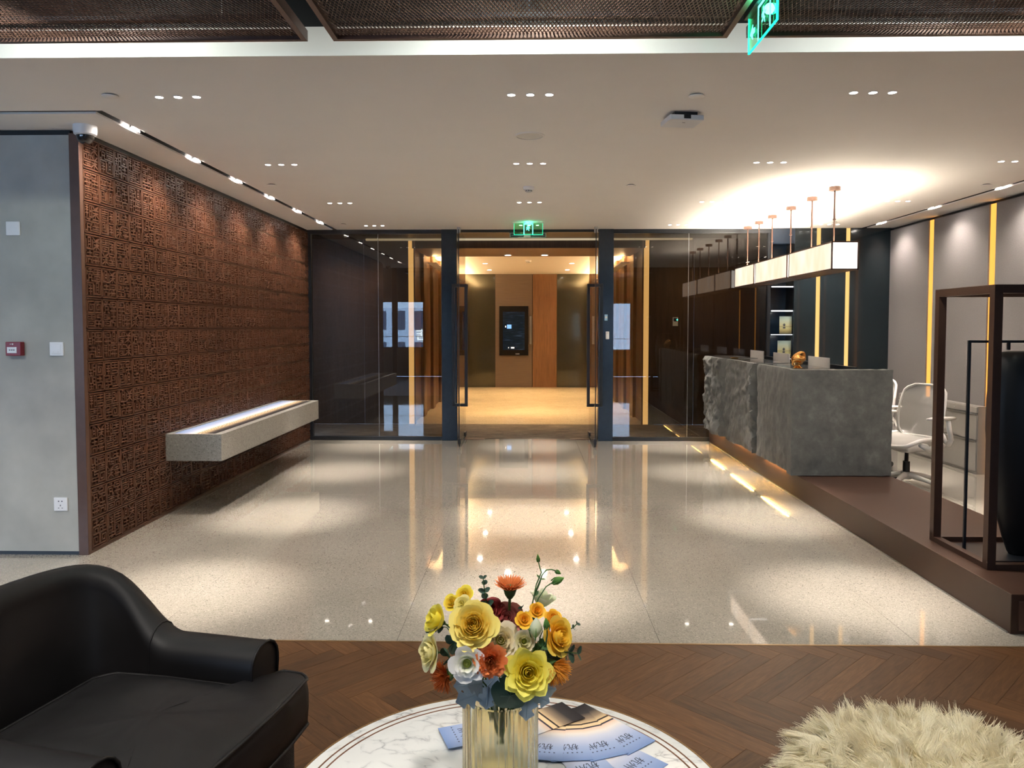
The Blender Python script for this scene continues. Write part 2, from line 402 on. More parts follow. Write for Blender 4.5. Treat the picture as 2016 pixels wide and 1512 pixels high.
sbox('threshold', (-11, 3.622, -0.01, 4.69, 3.634, 0.001), M['brass'], fw)

# --- ceiling of the hall, with the slots for the wall washers
ce = struct('ceiling', 'matt white plasterboard ceiling of the reception hall')
cm = MB()
for b in ((-2.53, 3.67, HZ, 4.33, 10.2, 2.935), (-11, 3.67, HZ, -2.53, 4.56, 2.935), (-2.95, 4.62, HZ, -2.60, 10.2, 2.935),
          (-11, 4.62, HZ, -2.95, 5.05, 2.935), (4.41, 3.67, HZ, 4.75, 10.2, 2.935)): cm.box(*b)
cm.build('plasterboard', M['paint'], ce)
sl = MB()
for b in ((-11, 4.52, 2.936, -2.5, 4.66, 2.96), (-2.64, 4.52, 2.936, -2.5, 10.2, 2.96), (4.3, 3.67, 2.936, 4.44, 10.2, 2.96)): sl.box(*b)
sl.build('slot_lid', M['shadow_gap'], ce)
li = MB()
for b in ((-11, 4.618, 2.812, -2.6, 4.6215, 2.935), (-2.6015, 4.62, 2.812, -2.598, 10.2, 2.935), (4.408, 3.67, 2.812, 4.4115, 10.2, 2.935), (-11, 3.672, 2.99, -10.99, 3.673, 3.0)): li.box(*b)
li.build('slot_lining', M['shadow_gap'], ce)
hatch = MB()
for b in ((2.02, 8.1, 2.7985, 2.024, 8.6, HZ), (2.02, 8.1, 2.7985, 2.45, 8.103, HZ)): hatch.box(*b)
hatch.build('access_hatch_joint', M['offwhite'], ce)
sbox('ceiling_lounge', (-11, -3.0, 3.3, 4.75, 3.9, 3.36), M['shadow_gap'], label='black open ceiling above the mesh panels')
sbox('wall_bulkhead', (-11, 3.69, 2.936, 4.75, 3.75, 3.3), M['shadow_gap'])
sbox('ceiling_corridor', (-3.6, 10.22, 2.87, 3.6, 11.9, 2.92), M['darkwood'])
sbox('ceiling_lobby', (-1.8, 13.3, 2.83, 1.8, 19.3, 2.9), M['paint'])
for s in (-1, 1):
    cv_ = MB().box(min(s * 1.60, s * 1.75), 13.4, 2.62, max(s * 1.60, s * 1.75), 19.2, 2.64).build('trim_%d' % (3 if s > 0 else 2), M['paint']); cv_['kind'] = 'structure'
    area('cove_uplight', cv_, (s * 1.66, 16.3, 2.65), (s * 1.60, 16.3, 2.9), 80, 0.05, 5.6, LOBBY)
so = struct('trim_1', 'wood clad lowered soffit at the lobby entrance')
sbox('soffit_board', (-1.78, 11.92, 2.73, 1.78, 13.3, 2.90), M['lobbywood'], so)
MB().box(-2.5, 11.80, 2.842, 2.5, 11.86, 2.868).build('cove_light_strip', M['cove'], so)

# --- grey wall on the lounge side, black plinth and shadow gap
wl = struct('wall_lounge', 'grey mottled wallpapered wall beside the carved wall')
sbox('wall_face', (-11, 4.985, 0.025, -2.99, 5.15, 2.765), M['greywall'], wl)
sbox('shadow_gap', (-11, 5.0, 2.765, -2.99, 5.15, HZ), M['shadow_gap'], wl)
sbox('baseboard_lounge', (-11, 4.99, 0.0, -2.99, 5.15, 0.025), M['black'])

# --- carved wall
wc = struct('wall_left', 'long brown wall of carved seal script tiles')
sbox('backing', (-2.99, 5.02, 0, -2.944, 10.2, HZ), M['carvedbase'], wc)
sbox('end_post', (-2.988, 4.980, 0, -2.922, 5.02, 2.775), M['bronze'], wc, bevel=0.002)
sbox('shadow_gap', (-2.944, 5.02, 2.772, -2.93, 10.2, HZ), M['shadow_gap'], wc)
sbox('skirting', (-2.944, 5.02, 0, -2.926, 10.2, 0.018), M['bronze'], wc)
NC, NR = 27, 13
TW, TH = (10.185 - 5.02) / NC, (2.772 - 0.018) / NR
def H(y, a, b): return (a, y, b, y)
def V(x, a, b): return (x, a, x, b)
GL = [  # seal script like characters on a 4 x 5 grid (strokes only, read from the tiles)
 [H(5,0,4),H(4,0,4),H(3,0,4),V(2,3,5),H(2,0,4),V(0,0,2),V(4,0,2),H(0,0,4),H(1,1,3)],
 [V(0,0,5),V(4,0,5),H(5,0,4),H(3.7,1,3),H(2.5,1,3),V(2,0,3.7),H(1.2,1,3)],
 [H(5,0,1.5),H(5,2.5,4),V(0,3,5),V(1.5,3,5),V(2.5,3,5),V(4,3,5),H(3,0,4),H(2,0,4),V(2,0,2),H(1,.8,3.2),H(0,0,4)],
 [V(0,0,5),H(5,0,2),V(2,2.6,5),H(2.6,0,2),H(0,0,4),V(4,0,5),H(3.9,1,1.4),V(3,1,4.2),H(1.2,1,3)],
 [H(5,0,4),V(0,2.8,5),V(4,2.8,5),H(2.8,0,4),H(3.9,1,3),V(1,0,2),V(3,0,2),H(1,0,4),V(2,0,2.8)],
 [H(5,0,4),H(3.8,0,4),H(2.5,0,4),H(1.2,0,4),H(0,0,4),V(2,2.5,5),V(0,0,1.2),V(4,0,1.2)],
 [H(5,1,3),V(2,4,5),H(4,0,4),V(0,2.9,4),V(4,2.9,4),H(2.9,1,3),V(1,0,2.9),V(3,0,2.9),H(1.4,1,3),H(0,0,1),H(0,3,4)],
 [V(0,2.5,5),H(2.5,0,1.6),V(1.6,2.5,5),H(5,2.4,4),V(2.4,0,5),V(4,0,5),H(3.4,2.4,4),H(1.8,2.4,4),H(0,0,1.6),V(.8,0,2.5),H(1.2,0,1.6)],
 [H(5,0,4),V(0,0,5),H(0,0,4),V(4,0,3.6),H(3.6,1.2,4),V(1.2,1.2,3.6),H(1.2,1.2,2.8),V(2.8,1.2,2.6)],
 [(0,5,1.6,3.4),(4,5,2.4,3.4),H(3.2,0,4),V(2,0,3.2),H(2,0.4,3.6),(2,1.6,0,0),(2,1.6,4,0)],
 [H(5,0,1.6),H(4,0,1.6),H(3,0,1.6),V(.8,0,5),H(1.6,0,1.6),V(2.6,0,5),V(4,0,5),H(5,2.6,4),H(2.6,2.6,4),H(0,2.6,4)],
 [V(2,2.6,5),H(4.2,.6,3.4),H(2.6,0,4),V(0,0,2.6),V(4,0,2.6),H(1.4,1,3),V(1,0,1.4),V(3,0,1.4)],
 [H(5,0,4),H(3.9,0,4),V(0,3.9,5),V(4,3.9,5),V(1,2,3.9),V(3,2,3.9),H(2,0,4),V(2,.8,3),H(.9,0,4),H(0,0,4)],
 [V(0,0,4),V(1.3,1,5),V(2.7,1,5),V(4,0,4),H(5,1.3,2.7),H(0,0,4),H(2,1.3,2.7),H(3.2,1.3,2.7)],
 [H(5,0,2.6),V(2.6,3.6,5),H(3.6,0,2.6),V(0,2.2,3.6),H(2.2,0,4),V(4,.8,5),H(.8,0,4),V(1.6,-.2,2.2),V(0,-.2,.8)],
]
def tile_mesh(seed):
    r = random.Random(seed); b = MB(); w2 = TW / 2 - 0.0016; h2 = TH / 2 - 0.0045
    b.box(-0.004, -w2, -h2, 0.008, w2, h2)                                # plate
    rim, d = 0.0065, 0.0235
    for q in ((-w2, -h2, w2, -h2 + rim), (-w2, h2 - rim, w2, h2), (-w2, -h2, -w2 + rim, h2), (w2 - rim, -h2, w2, h2)):
        b.box(0.008, q[0], q[1], d, q[2], q[3])
    nx, nz = 2, 2
    cw, ch = (2 * w2 - 0.024) / nx, (2 * h2 - 0.024) / nz
    s2 = 0.0040
    for ix in range(nx):
        for iz in range(nz):
            gl = r.choice(GL); flip = r.random() < 0.25
            ox = -w2 + 0.012 + ix * cw + 0.0055; oz = -h2 + 0.012 + iz * ch + 0.0055
            ux, uz = (cw - 0.011) / 4, (ch - 0.011) / 5.2
            for (x0, z0, x1, z1) in gl:
                if flip: x0, x1 = 4 - x0, 4 - x1
                p0 = Vector((ox + x0 * ux, oz + (z0 + .2) * uz)); p1 = Vector((ox + x1 * ux, oz + (z1 + .2) * uz))
                if (p1 - p0).length < 1e-5: continue
                t = (p1 - p0).normalized(); n_ = Vector((-t.y, t.x)) * s2; p0 = p0 - t * s2; p1 = p1 + t * s2
                hh = d + r.uniform(-0.0012, 0.0008)
                # seen from +X: local y is mirrored so that the strokes read the right way round
                b.prism([(p0.x - n_.x, p0.y - n_.y), (p1.x - n_.x, p1.y - n_.y), (p1.x + n_.x, p1.y + n_.y), (p0.x + n_.x, p0.y + n_.y)],
                        0.008, hh, lambda u, v, w: (w, u, v))
    return b.mesh('carved_tile', M['carved'])
tiles = [tile_mesh(100 + k) for k in range(40)]
far = MB()
for i in range(NC):
    for j in range(NR):
        me = tiles[random.randrange(40)]
        loc = Vector((-2.944, 5.02 + (i + .5) * TW, 0.018 + (j + .5) * TH))
        if i < 23:
            o = bpy.data.objects.new('carved_tile', me); C.objects.link(o); o.parent = wc; o.location = loc
        else:
            far.add([Vector(v.co) + loc for v in me.vertices], [tuple(p.vertices) for p in me.polygons])
far.build('carved_tiles', M['carved'], wc, kind='stuff')

# --- right wall: fabric panels with glowing slots between them
wr = struct('wall_right', 'grey taupe wall panels with glowing amber slots')
sbox('wall_core', (4.76, -3.1, 0, 4.9, 10.32, 3.36), M['shadow_gap'], wr)
slots = [9.11 - 1.185 * k for k in range(0, 10)]
edges = [10.2] + slots + [-3.0]
for k in range(len(edges) - 1):
    y1 = edges[k] - (0.06 if k else 0); y0 = edges[k + 1] + (0.06 if k < len(edges) - 2 else 0)
    MB().box(4.70, y0, 0.0, 4.76, y1, 2.765).build('wall_panel', M['fabricwall'], wr, bevel=0.002)
for s_ in slots[:6]:
    MB().box(4.715, s_ - 0.058, 0.0, 4.757, s_ + 0.058, 2.765).build('slot_light', M['amberglow'], wr)

# --- glass partition
gw = struct('wall_glass', 'full height glass partition in black frames')
fr = MB()
for b in ((-2.93, 10.17, 0, -1.148, 10.24, 0.05), (1.122, 10.17, 0, 3.18, 10.24, 0.05), (-2.93, 10.17, 2.745, -1.148, 10.24, HZ), (1.122, 10.17, 2.745, 3.18, 10.24, HZ),
          (-2.93, 10.17, 0.05, -2.885, 10.24, 2.745), (3.14, 10.17, 0.05, 3.18, 10.24, 2.745)): fr.box(*b)
fr.build('frame', M['black'], gw, bevel=0.002)
sbox('head_rail', (-0.945, 10.19, 2.765, 0.927, 10.30, HZ), M['black'], gw)
for a, b in ((-1.148, -0.945), (0.927, 1.122)): sbox('post', (a, 10.15, 0, b, 10.35, HZ), M['navy'], gw, bevel=0.003)
for a, b in ((-2.885, -1.998), (-1.994, -1.148), (1.122, 2.110), (2.114, 3.14)):
    MB().box(a, 10.198, 0.05, b, 10.210, 2.745).build('glass_pane', M['glass'], gw)
for x in (-1.996, 2.112): sbox('pane_joint', (x - 0.002, 10.197, 0.05, x + 0.002, 10.211, 2.745), M['steel'], gw)

def door(name, x, s, label):
    d = struct(name, label)
    MB().box(x - 0.006, 9.63, 0.018, x + 0.006, 10.60, 2.735).build('glass_leaf', M['doorglass'], d)
    # edge of the leaf reads dark
    MB().box(x - 0.0065, 9.627, 0.018, x + 0.0065, 9.631, 2.735).build('leaf_edge', M['black'], d)
    for sd, dx in ((1, 0.075), (-1, 0.075)):
        h = MB(); xa = x + sd * 0.006; xb = x + sd * (0.006 + dx); t = 0.038
        h.box(xb - t / 2, 9.74, 0.50, xb + t / 2, 9.775, 2.06)
        for z in (0.50, 2.02): h.box(min(xa, xb), 9.74, z, max(xa, xb), 9.775, z + 0.04)
        h.build('pull_handle', M['black'], d, bevel=0.003)
    MB().box(x - 0.02, 9.63, 0.03, x + 0.02, 9.72, 0.10).box(x - 0.012, 9.64, 0.0, x + 0.012, 9.67, 0.03).build('floor_lock', M['black'], d, bevel=0.008)
    MB().box(x - 0.018, 10.40, 0.012, x + 0.018, 10.60, 0.075).build('pivot_clamp', M['black'], d, bevel=0.004)
    MB().box(x - 0.02, 9.63, 2.69, x + 0.02, 9.71, 2.765).build('top_clamp', M['steel'], d, bevel=0.004)
    MB().box(x - 0.012, 9.66, 0.018, x + 0.012, 10.41, 0.030).build('bottom_seal', M['black'], d)
    xi = x - s * 0.02
    MB().box(min(xi, xi - s * 0.26), 10.28, 0.0, max(xi, xi - s * 0.26), 10.34, 0.008).build('floor_spring_plate', M['bronze'], d)
    return d
door('door_1', -0.872, -1, 'open glass door leaf on the carved wall side, long black pull handles')
door('door_2', 0.845, 1, 'open glass door leaf on the reception desk side, long black pull handles')

# --- dark teal wall with the shelf niche
wt = struct('wall_back', 'dark teal lacquered wall with brass strips')
for a, b in ((3.47, 3.752), (3.808, 4.132), (4.188, 4.70)): MB().box(a, 10.12, 0, b, 10.16, HZ).build('teal_panel', M['teal'], wt, bevel=0.001)
for x in (3.78, 4.16): MB().box(x - 0.027, 10.135, 0, x + 0.027, 10.15, HZ).build('brass_light_strip', M['goldglow'], wt)
sbox('wall_core', (3.47, 10.16, 0, 4.76, 10.5, 2.9), M['shadow_gap'], wt)
niche = MB()
for b in ((3.18, 10.45, 0, 3.47, 10.5, HZ), (3.14, 10.24, 0, 3.18, 10.5, HZ), (3.18, 10.12, 2.60, 3.47, 10.5, HZ)): niche.box(*b)
niche.build('niche_lining', M['navy'], wt)
for z in (2.05, 1.735, 1.42, 1.10):
    s_ = MB().box(3.182, 10.15, z - 0.02, 3.468, 10.449, z).build('niche_shelf', M['navy'], wt)
    MB().box(3.185, 10.146, z - 0.016 if z > 1.5 else z - 0.008, 3.465, 10.15, z - 0.002).build('shelf_light', M['whiteled'], s_)

# --- corridor and lift lobby beyond the glass
wk = struct('wall_corridor', 'dark wood veneer wall beyond the glass partition')
for s in (-1, 1):
    for a, b in ((1.86, 2.55), (2.554, 3.6)): MB().box(min(s * a, s * b), 11.9, 0, max(s * a, s * b), 11.95, 2.88).build('veneer_panel', M['darkwood'], wk, bevel=0.001)
    MB().box(min(s * 1.775, s * 1.86), 11.91, 0, max(s * 1.775, s * 1.86), 11.93, 2.85).build('portal_light', M['goldglow'], wk)
    MB().box(min(s * 1.755, s * 1.775), 11.88, 0, max(s * 1.755, s * 1.775), 11.96, 2.85).build('portal_edge', M['lobbywood'], wk)
MB().box(-1.8, 11.9, 2.73, 1.8, 11.92, 2.9).build('portal_head', M['darkwood'], wk)
sbox('wall_corridor_end_west', (-3.65, 10.2, 0, -3.6, 11.95, 2.9), M['darkwood'])
sbox('wall_corridor_end_east', (3.6, 10.5, 0, 3.65, 11.95, 2.9), M['darkwood'])
wb = struct('wall_lobby', 'wood clad side walls of the lift lobby')
for s in (-1, 1):
    y = 11.96; k = 0
    while y < 19.25:
        w_ = (0.9, 0.35, 0.9, 0.35)[k % 4]; x = 1.75 + (0.05 if k % 2 == 0 else 0.0)
        y1 = min(y + w_, 19.28)
        MB().box(min(s * x, s * 1.9), y, 0, max(s * x, s * 1.9), y1, 2.86).build('side_panel', M['lobbywood'] if k % 2 == 0 else M['brass'], wb)
        y = y1; k += 1
we = struct('wall_lobby_end', 'far lobby wall of wood, brown panel and smoked glass')
for a, b, m_ in ((-1.9, -1.59, 'lobbywood'), (-1.585, -0.83, 'smoked'), (-0.825, 0.095, 'brownpanel'), (0.11, 0.715, 'lobbywood'), (0.72, 1.515, 'smoked'), (1.52, 1.9, 'lobbywood')):
    MB().box(a, 19.22, 0.0, b, 19.28, 2.83).build('wall_panel', M[m_], we, bevel=0.002)
sbox('wall_core', (-1.9, 19.28, 0, 1.9, 19.35, 2.9), M['shadow_gap'], we)

# --- walls of the lounge behind the camera, with windows
ww = struct('wall_rear', 'lounge wall with windows behind the camera')
xs = sorted([-11.0] + [x for a in WIN for x in a[:2]] + [4.76])
for k in range(0, len(xs), 2): sbox('wall_pier', (xs[k], -3.1, 0, xs[k + 1], -3.0, 3.3), M['darkwood'], ww)
for a, b, z0, z1 in WIN:
    sbox('wall_apron', (a, -3.1, 0, b, -3.0, z0), M['greywall'], ww); sbox('wall_head', (a, -3.1, z1, b, -3.0, 3.3), M['greywall'], ww)
for k, (a, b, z0, z1) in enumerate(WIN):
    w_ = struct('window_%d' % (k + 1)); f_ = MB(); t = 0.022
    for q in ((a, z0, b, z0 + t), (a, z1 - t, b, z1), (a, z0, a + t, z1), (b - t, z0, b, z1), (a, z0 + 0.34, b, z0 + 0.355)): f_.box(q[0], -3.08, q[1], q[2], -3.03, q[3])
    f_.build('window_frame', M['black'], w_)
    MB().box(a + t, -3.058, z0 + t, b - t, -3.052, z1 - t).build('window_pane', M['doorglass'], w_)
sbox('wall_lounge_end', (-11.1, -3.1, 0, -11.0, 5.1, 3.3), M['greywall'])

# building over the road (seen mirrored in the glass partition)
hb = thing('hotel_building', 'pale office building over the road with a hotel sign, mirrored in the glass', 'building', (-9, -30, -12))
M['facade'] = mat('pale_facade', (0.72, 0.78, 0.85), 0.8, var=0.05); M['facadewin'] = mat('facade_window', (0.05, 0.07, 0.11), 0.2)
MB().box(-16, -34, -12, 2, -30, 2.75).build('facade_wall', M['facade'], hb)
for zr in (-0.75, 1.3):
    for k in range(12): MB().box(-15 + k * 1.25, -30.02, zr, -14.35 + k * 1.25, -29.99, zr + 1.25).build('facade_window', M['facadewin'], hb)
M['sign_white'] = emit('lit_sign_white', (0.8, 0.9, 1.0), 12.0)
me = text_mesh('hotel_sign', '酒店', 0.85, M['sign_white'], 0.03)
add_mesh('hotel_sign', me, hb, W[hb].inverted() @ (Matrix.Translation((-6.55, -29.9, 0.92)) @ Matrix.Rotation(PI, 4, 'Z') @ Matrix.Rotation(PI / 2, 4, 'X')))

# ================================================================== LAMPS
RN = {0: 'nearest the mesh ceiling', 1: 'second row from the mesh ceiling', 2: 'third row from the mesh ceiling', 3: 'nearest the glass partition'}
CN = {0: 'along the carved wall', 1: 'over the middle of the floor', 2: 'along the reception platform', 3: 'over the staff side of the desk'}
def downlight(x, y, label, watts=DOWN_W, z=HZ, col=WARM, n=3, angle=31):
    t = thing('recessed_downlight', label, 'downlight', (x, y, z), group='rows of three recessed spotlights')
    for k in range(n):
        dx = (k - (n - 1) / 2) * 0.105
        ring = MB().lathe([(0.021, 0.0), (0.026, -0.0005), (0.0265, -0.0025), (0.0215, -0.003), (0.0205, 0.0)], 20, (x + dx, y, z))
        r_ = ring.build('trim_ring', M['white'], t, smooth=40)
        MB().lathe([(0.0, -0.0012), (0.0205, -0.0012)], 20, (x + dx, y, z)).build('lens', M['lampglow'], r_)
        spot('spotlight', t, (x + dx, y, z - 0.02), (x + dx, y, 0), watts, angle, 1.0, col, 0.02)
    spot('wide_beam', t, (x, y, z - 0.015), (x, y, 0), watts * 0.56, 98, 1.0, col, 0.03)
    return t
GY = [4.30, 6.09, 7.98, 9.76]; GX = [-1.955, 0.01, 1.885, 3.77]
for r in range(4):
    for c in range(4):
        if r == 0 and c == 3: continue
        downlight(GX[c], GY[r], 'three ceiling spotlights %s, %s' % (CN[c], RN[r]))

def wash(x, y, tx, label, group, watts=WASH_W):
    t = thing('track_spotlight', label, 'spotlight', (x, y, 2.86), group=group)
    MB().cyl((x, y, 2.935), (x, y, 2.87), 0.022, 14).build('housing', M['white'], t, smooth=40)
    d = Vector((tx - x, 0, -1.0)).normalized()
    c = Vector((x, y, 2.835)); hb_ = MB().cyl(c - d * 0.035, c + d * 0.03, 0.030, 16).build('lamp_head', M['white'], t, smooth=40)
    MB().cyl(c + d * 0.0305, c + d * 0.034, 0.033, 16).build('lens', M['spotglow'], hb_)
    spot('spotlight', t, c + d * 0.05, (tx, y, 1.95), watts, 112, 1.0, WARM, 0.025)
    sg = 1 if tx < x else -1
    spot('slot_spill', t, (x + sg * 0.024, y - 0.045, 2.812), (x - sg * 0.2, y, 2.815), 5.0, 150, 0.6, WARM, 0.012)
ORD = ['first', 'second', 'third', 'fourth', 'fifth', 'sixth']
for k, y in enumerate([5.03, 5.96, 6.83, 7.70, 8.61, 9.54]):
    wash(-2.565, y, -2.93, '%s ceiling slot spot along the carved wall, counting from the dome camera' % ORD[k], 'spots in the slot along the carved wall')
for k, y in enumerate([9.74, 8.50, 7.30, 6.10, 4.9]):
    wash(4.37, y, 4.70, '%s ceiling slot spot along the amber striped wall, counting from the teal wall' % ORD[k], 'spots in the slot along the amber striped wall', WASH_W * 0.8)

# lamps above the mesh panels of the lounge
for k, (x, nm) in enumerate(((-1.95, 'by the carved wall'), (0.02, 'over the table'), (1.92, 'by the reception platform'))):
    t = thing('ceiling_spotlight', 'cool white lamp above the mesh ceiling, %s' % nm, 'spotlight', (x, 2.95, 3.3), group='lamps above the mesh ceiling')
    MB().cyl((x, 2.95, 3.3), (x, 2.95, 3.08), 0.055, 18).build('housing', M['black'], t, smooth=40)
    MB().cyl((x, 2.95, 3.08), (x, 2.95, 3.074), 0.052, 18).build('lens', M['lampglow'], t)
    spot('spotlight', t, (x, 2.95, 3.06), (x, 3.20, 2.6), 50, 165, 0.7, COOL, 0.05)
for k, (x, y) in enumerate(((-3.9, 2.2), (-1.95, 0.9), (0.02, 0.8), (1.92, 0.9), (-5.9, 3.0), (-3.9, 0.2))):  # unseen lamps added to brighten the grey wall and the foreground
    t = thing('added_lounge_lamp', 'added lounge ceiling lamp out of the frame, ' + ['before the grey wall', 'over the armchair', 'over the round table', 'over the fur stool', 'far along the grey wall', 'by the rear windows'][k], 'downlight', (x, y, 3.3), group='added lounge lamps out of the frame')
    MB().cyl((x, y, 3.3), (x, y, 3.2), 0.05, 16).build('housing', M['black'], t, smooth=40)
    MB().cyl((x, y, 3.2), (x, y, 3.197), 0.045, 16).build('lens', M['lampglow'], t)
    spot('spotlight', t, (x, y, 3.18), (x, y + (0.9 if k in (0, 4) else 0.3), 0), 200 if k in (0, 4) else 160, 105, 1.0, (1.0, 0.94, 0.87), 0.16)
# lobby lamps
for y in (14.2, 16.0, 17.8):
    for x in (-0.9, 0.9):
        t = thing('lobby_downlight', 'lobby ceiling downlight on the %s side, %s' % ('desk' if x > 0 else 'carved wall', {14.2: 'nearest the doors', 16.0: 'midway', 17.8: 'nearest the screen'}[y]), 'downlight', (x, y, 2.83), group='lobby ceiling downlights')
        MB().lathe([(0.05, 0), (0.06, -0.001), (0.06, -0.004), (0.05, -0.004)], 18, (x, y, 2.83)).build('trim_ring', M['white'], t)
        MB().lathe([(0, -0.002), (0.05, -0.002)], 18, (x, y, 2.83)).build('lens', M['lampglow'], t)
        spot('spotlight', t, (x, y, 2.80), (x, y, 0), 330, 70, 1.0, LOBBY, 0.04)
for k, x in enumerate((-0.345, 0.275)):
    t = thing('soffit_downlight', 'round downlight in the wood soffit, %s of the pair' % ('one nearer the carved wall' if k == 0 else 'one nearer the desk'), 'downlight', (x, 13.05, 2.73), group='downlights in the wood soffit')
    MB().lathe([(0.055, 0), (0.07, -0.001), (0.07, -0.006), (0.055, -0.006)], 20, (x, 13.05, 2.73)).build('trim_ring', M['white'], t)
    MB().lathe([(0, -0.003), (0.055, -0.003)], 20, (x, 13.05, 2.73)).build('lens', M['lampglow'], t)
    spot('spotlight', t, (x, 13.05, 2.70), (x, 12.9, 0), 200, 80, 1.0, LOBBY, 0.04)

for s in (-1, 1):
    for k, x in enumerate((2.35, 3.0)):  # lamps added to warm the veneer seen through the glass
        t = thing('added_corridor_lamp', 'small added corridor lamp behind the glass, %s' % (('inner one' if k == 0 else 'outer one') + (' on the desk side' if s > 0 else ' on the carved wall side')), 'downlight', (s * x, 11.2, 2.87), group='added corridor lamps')
        MB().lathe([(0, -0.002), (0.03, -0.002)], 16, (s * x, 11.2, 2.87)).build('lens', M['lampglow'], t); MB().lathe([(0.03, 0), (0.038, -0.001), (0.038, -0.004), (0.03, -0.004)], 16, (s * x, 11.2, 2.87)).build('trim_ring', M['white'], t)
        spot('spotlight', t, (s * x, 11.2, 2.85), (s * x, 11.9, 1.2), 24, 95, 1.0, LOBBY, 0.04)
# pendant lamps over the desk
def shade_mat():
    m = bpy.data.materials.new('lit_fabric_shade'); m.use_nodes = True; nt = m.node_tree; nt.nodes.clear()
    o = nt.nodes.new('ShaderNodeOutputMaterial'); e = nt.nodes.new('ShaderNodeEmission')
    n = node(nt, 'ShaderNodeTexNoise', i_Scale=3.0, i_Detail=1.0); link(nt, coords(nt, 'Object', (1, 2.2, 0.8)), n.inputs['Vector'])
    link(nt, ramp(nt, n.outputs['Fac'], [(0.3, (1.0, 0.72, 0.50)), (0.7, (1.0, 0.86, 0.72))]), e.inputs[0]); e.inputs[1].default_value = 0.85
    link(nt, e.outputs[0], o.inputs[0]); return m
M['shade'] = shade_mat(); M['shade_end'] = emit('lit_shade_end', (1.0, 0.95, 0.88), 2.2)
PX0, PX1, PZ0, PZ1 = 2.69, 2.93, 2.024, 2.277
for k, (y0, y1, s0, s1) in enumerate(((6.90, 8.03, 7.16, 7.72), (8.085, 9.20, 8.33, 8.96), (9.255, 10.10, 9.47, 9.95))):
    t = thing('pendant_lamp', ['long box pendant lamp nearest the camera above the desk', 'middle box pendant lamp of the three above the desk', 'long box pendant lamp nearest the glass partition'][k],
              'pendant lamp', (2.81, (y0 + y1) / 2, PZ0), group='box pendant lamps above the desk')
    f = MB(); b = 0.012
    for x in (PX0, PX1 - b):
        for y in (y0, y1 - b): f.box(x, y, PZ0, x + b, y + b, PZ1)
        for z in (PZ0, PZ1 - b): f.box(x, y0, z, x + b, y1, z + b)
    for y in (y0, y1 - b):
        for z in (PZ0, PZ1 - b): f.box(PX0, y, z, PX1, y + b, z + b)
    f.build('frame', M['bronze'], t)
    MB().box(PX0 + .004, y0 + b, PZ0 + b, PX0 + .008, y1 - b, PZ1 - b).build('side_shade', M['shade'], t)
    MB().box(PX1 - .008, y0 + b, PZ0 + b, PX1 - .004, y1 - b, PZ1 - b).build('side_shade', M['shade'], t)
    MB().box(PX0 + b, y0 + .004, PZ0 + b, PX1 - b, y0 + .008, PZ1 - b).build('end_shade', M['shade_end'], t)
    MB().box(PX0 + b, y1 - .008, PZ0 + b, PX1 - b, y1 - .004, PZ1 - b).build('end_shade', M['shade_end'], t)
    MB().box(PX0 + b, y0 + b, PZ0 + .002, PX1 - b, y1 - b, PZ0 + .006).build('bottom_panel', M['bronze'], t)
    MB().box(2.80, y0 + .05, PZ0 + 0.03, 2.82, y1 - .05, PZ0 + 0.05).build('lamp_tube', M['whiteled'], t)
    for s_ in (s0, s1):
        st = MB().cyl((2.81, s_, PZ1 - .012), (2.81, s_, 2.52), 0.006, 10).cyl((2.81, s_, 2.50), (2.81, s_, 2.78), 0.0085, 10).cyl((2.81, s_, 2.495), (2.81, s_, 2.51), 0.013, 10)
        st.build('stem', M['bronze'], t, smooth=40)
        MB().cyl((2.81, s_, 2.765), (2.81, s_, HZ), 0.052, 24).build('ceiling_cup', M['bronze'], t, smooth=40)
    MB().box(PX0 + b, y1 - .1, PZ1 - .006, PX1 - b, y1 - b, PZ1 - .003).build('top_bar', M['bronze'], t)
    area('uplight', t, (2.81, (y0 + y1) / 2, PZ1 - .06), (2.81, (y0 + y1) / 2, 3), 38, 0.16, y1 - y0 - .1, (1.0, 0.87, 0.70))

# ================================================================== RECEPTION
from mathutils import noise as mnoise
pf = thing('platform', 'low brown metal platform running along the reception side', 'platform', (2.79, 7.0, 0))
MB().box(2.385, 3.78, 0.0, 3.20, 10.12, 0.20).build('platform_body', M['platform'], pf, bevel=0.003)
MB().box(2.376, 3.80, 0.0, 2.385, 10.12, 0.006).build('floor_trim', M['steel'], pf)
MB().box(2.42, 3.772, 0.02, 3.16, 3.78, 0.165).build('end_panel', M['bronze'], pf)

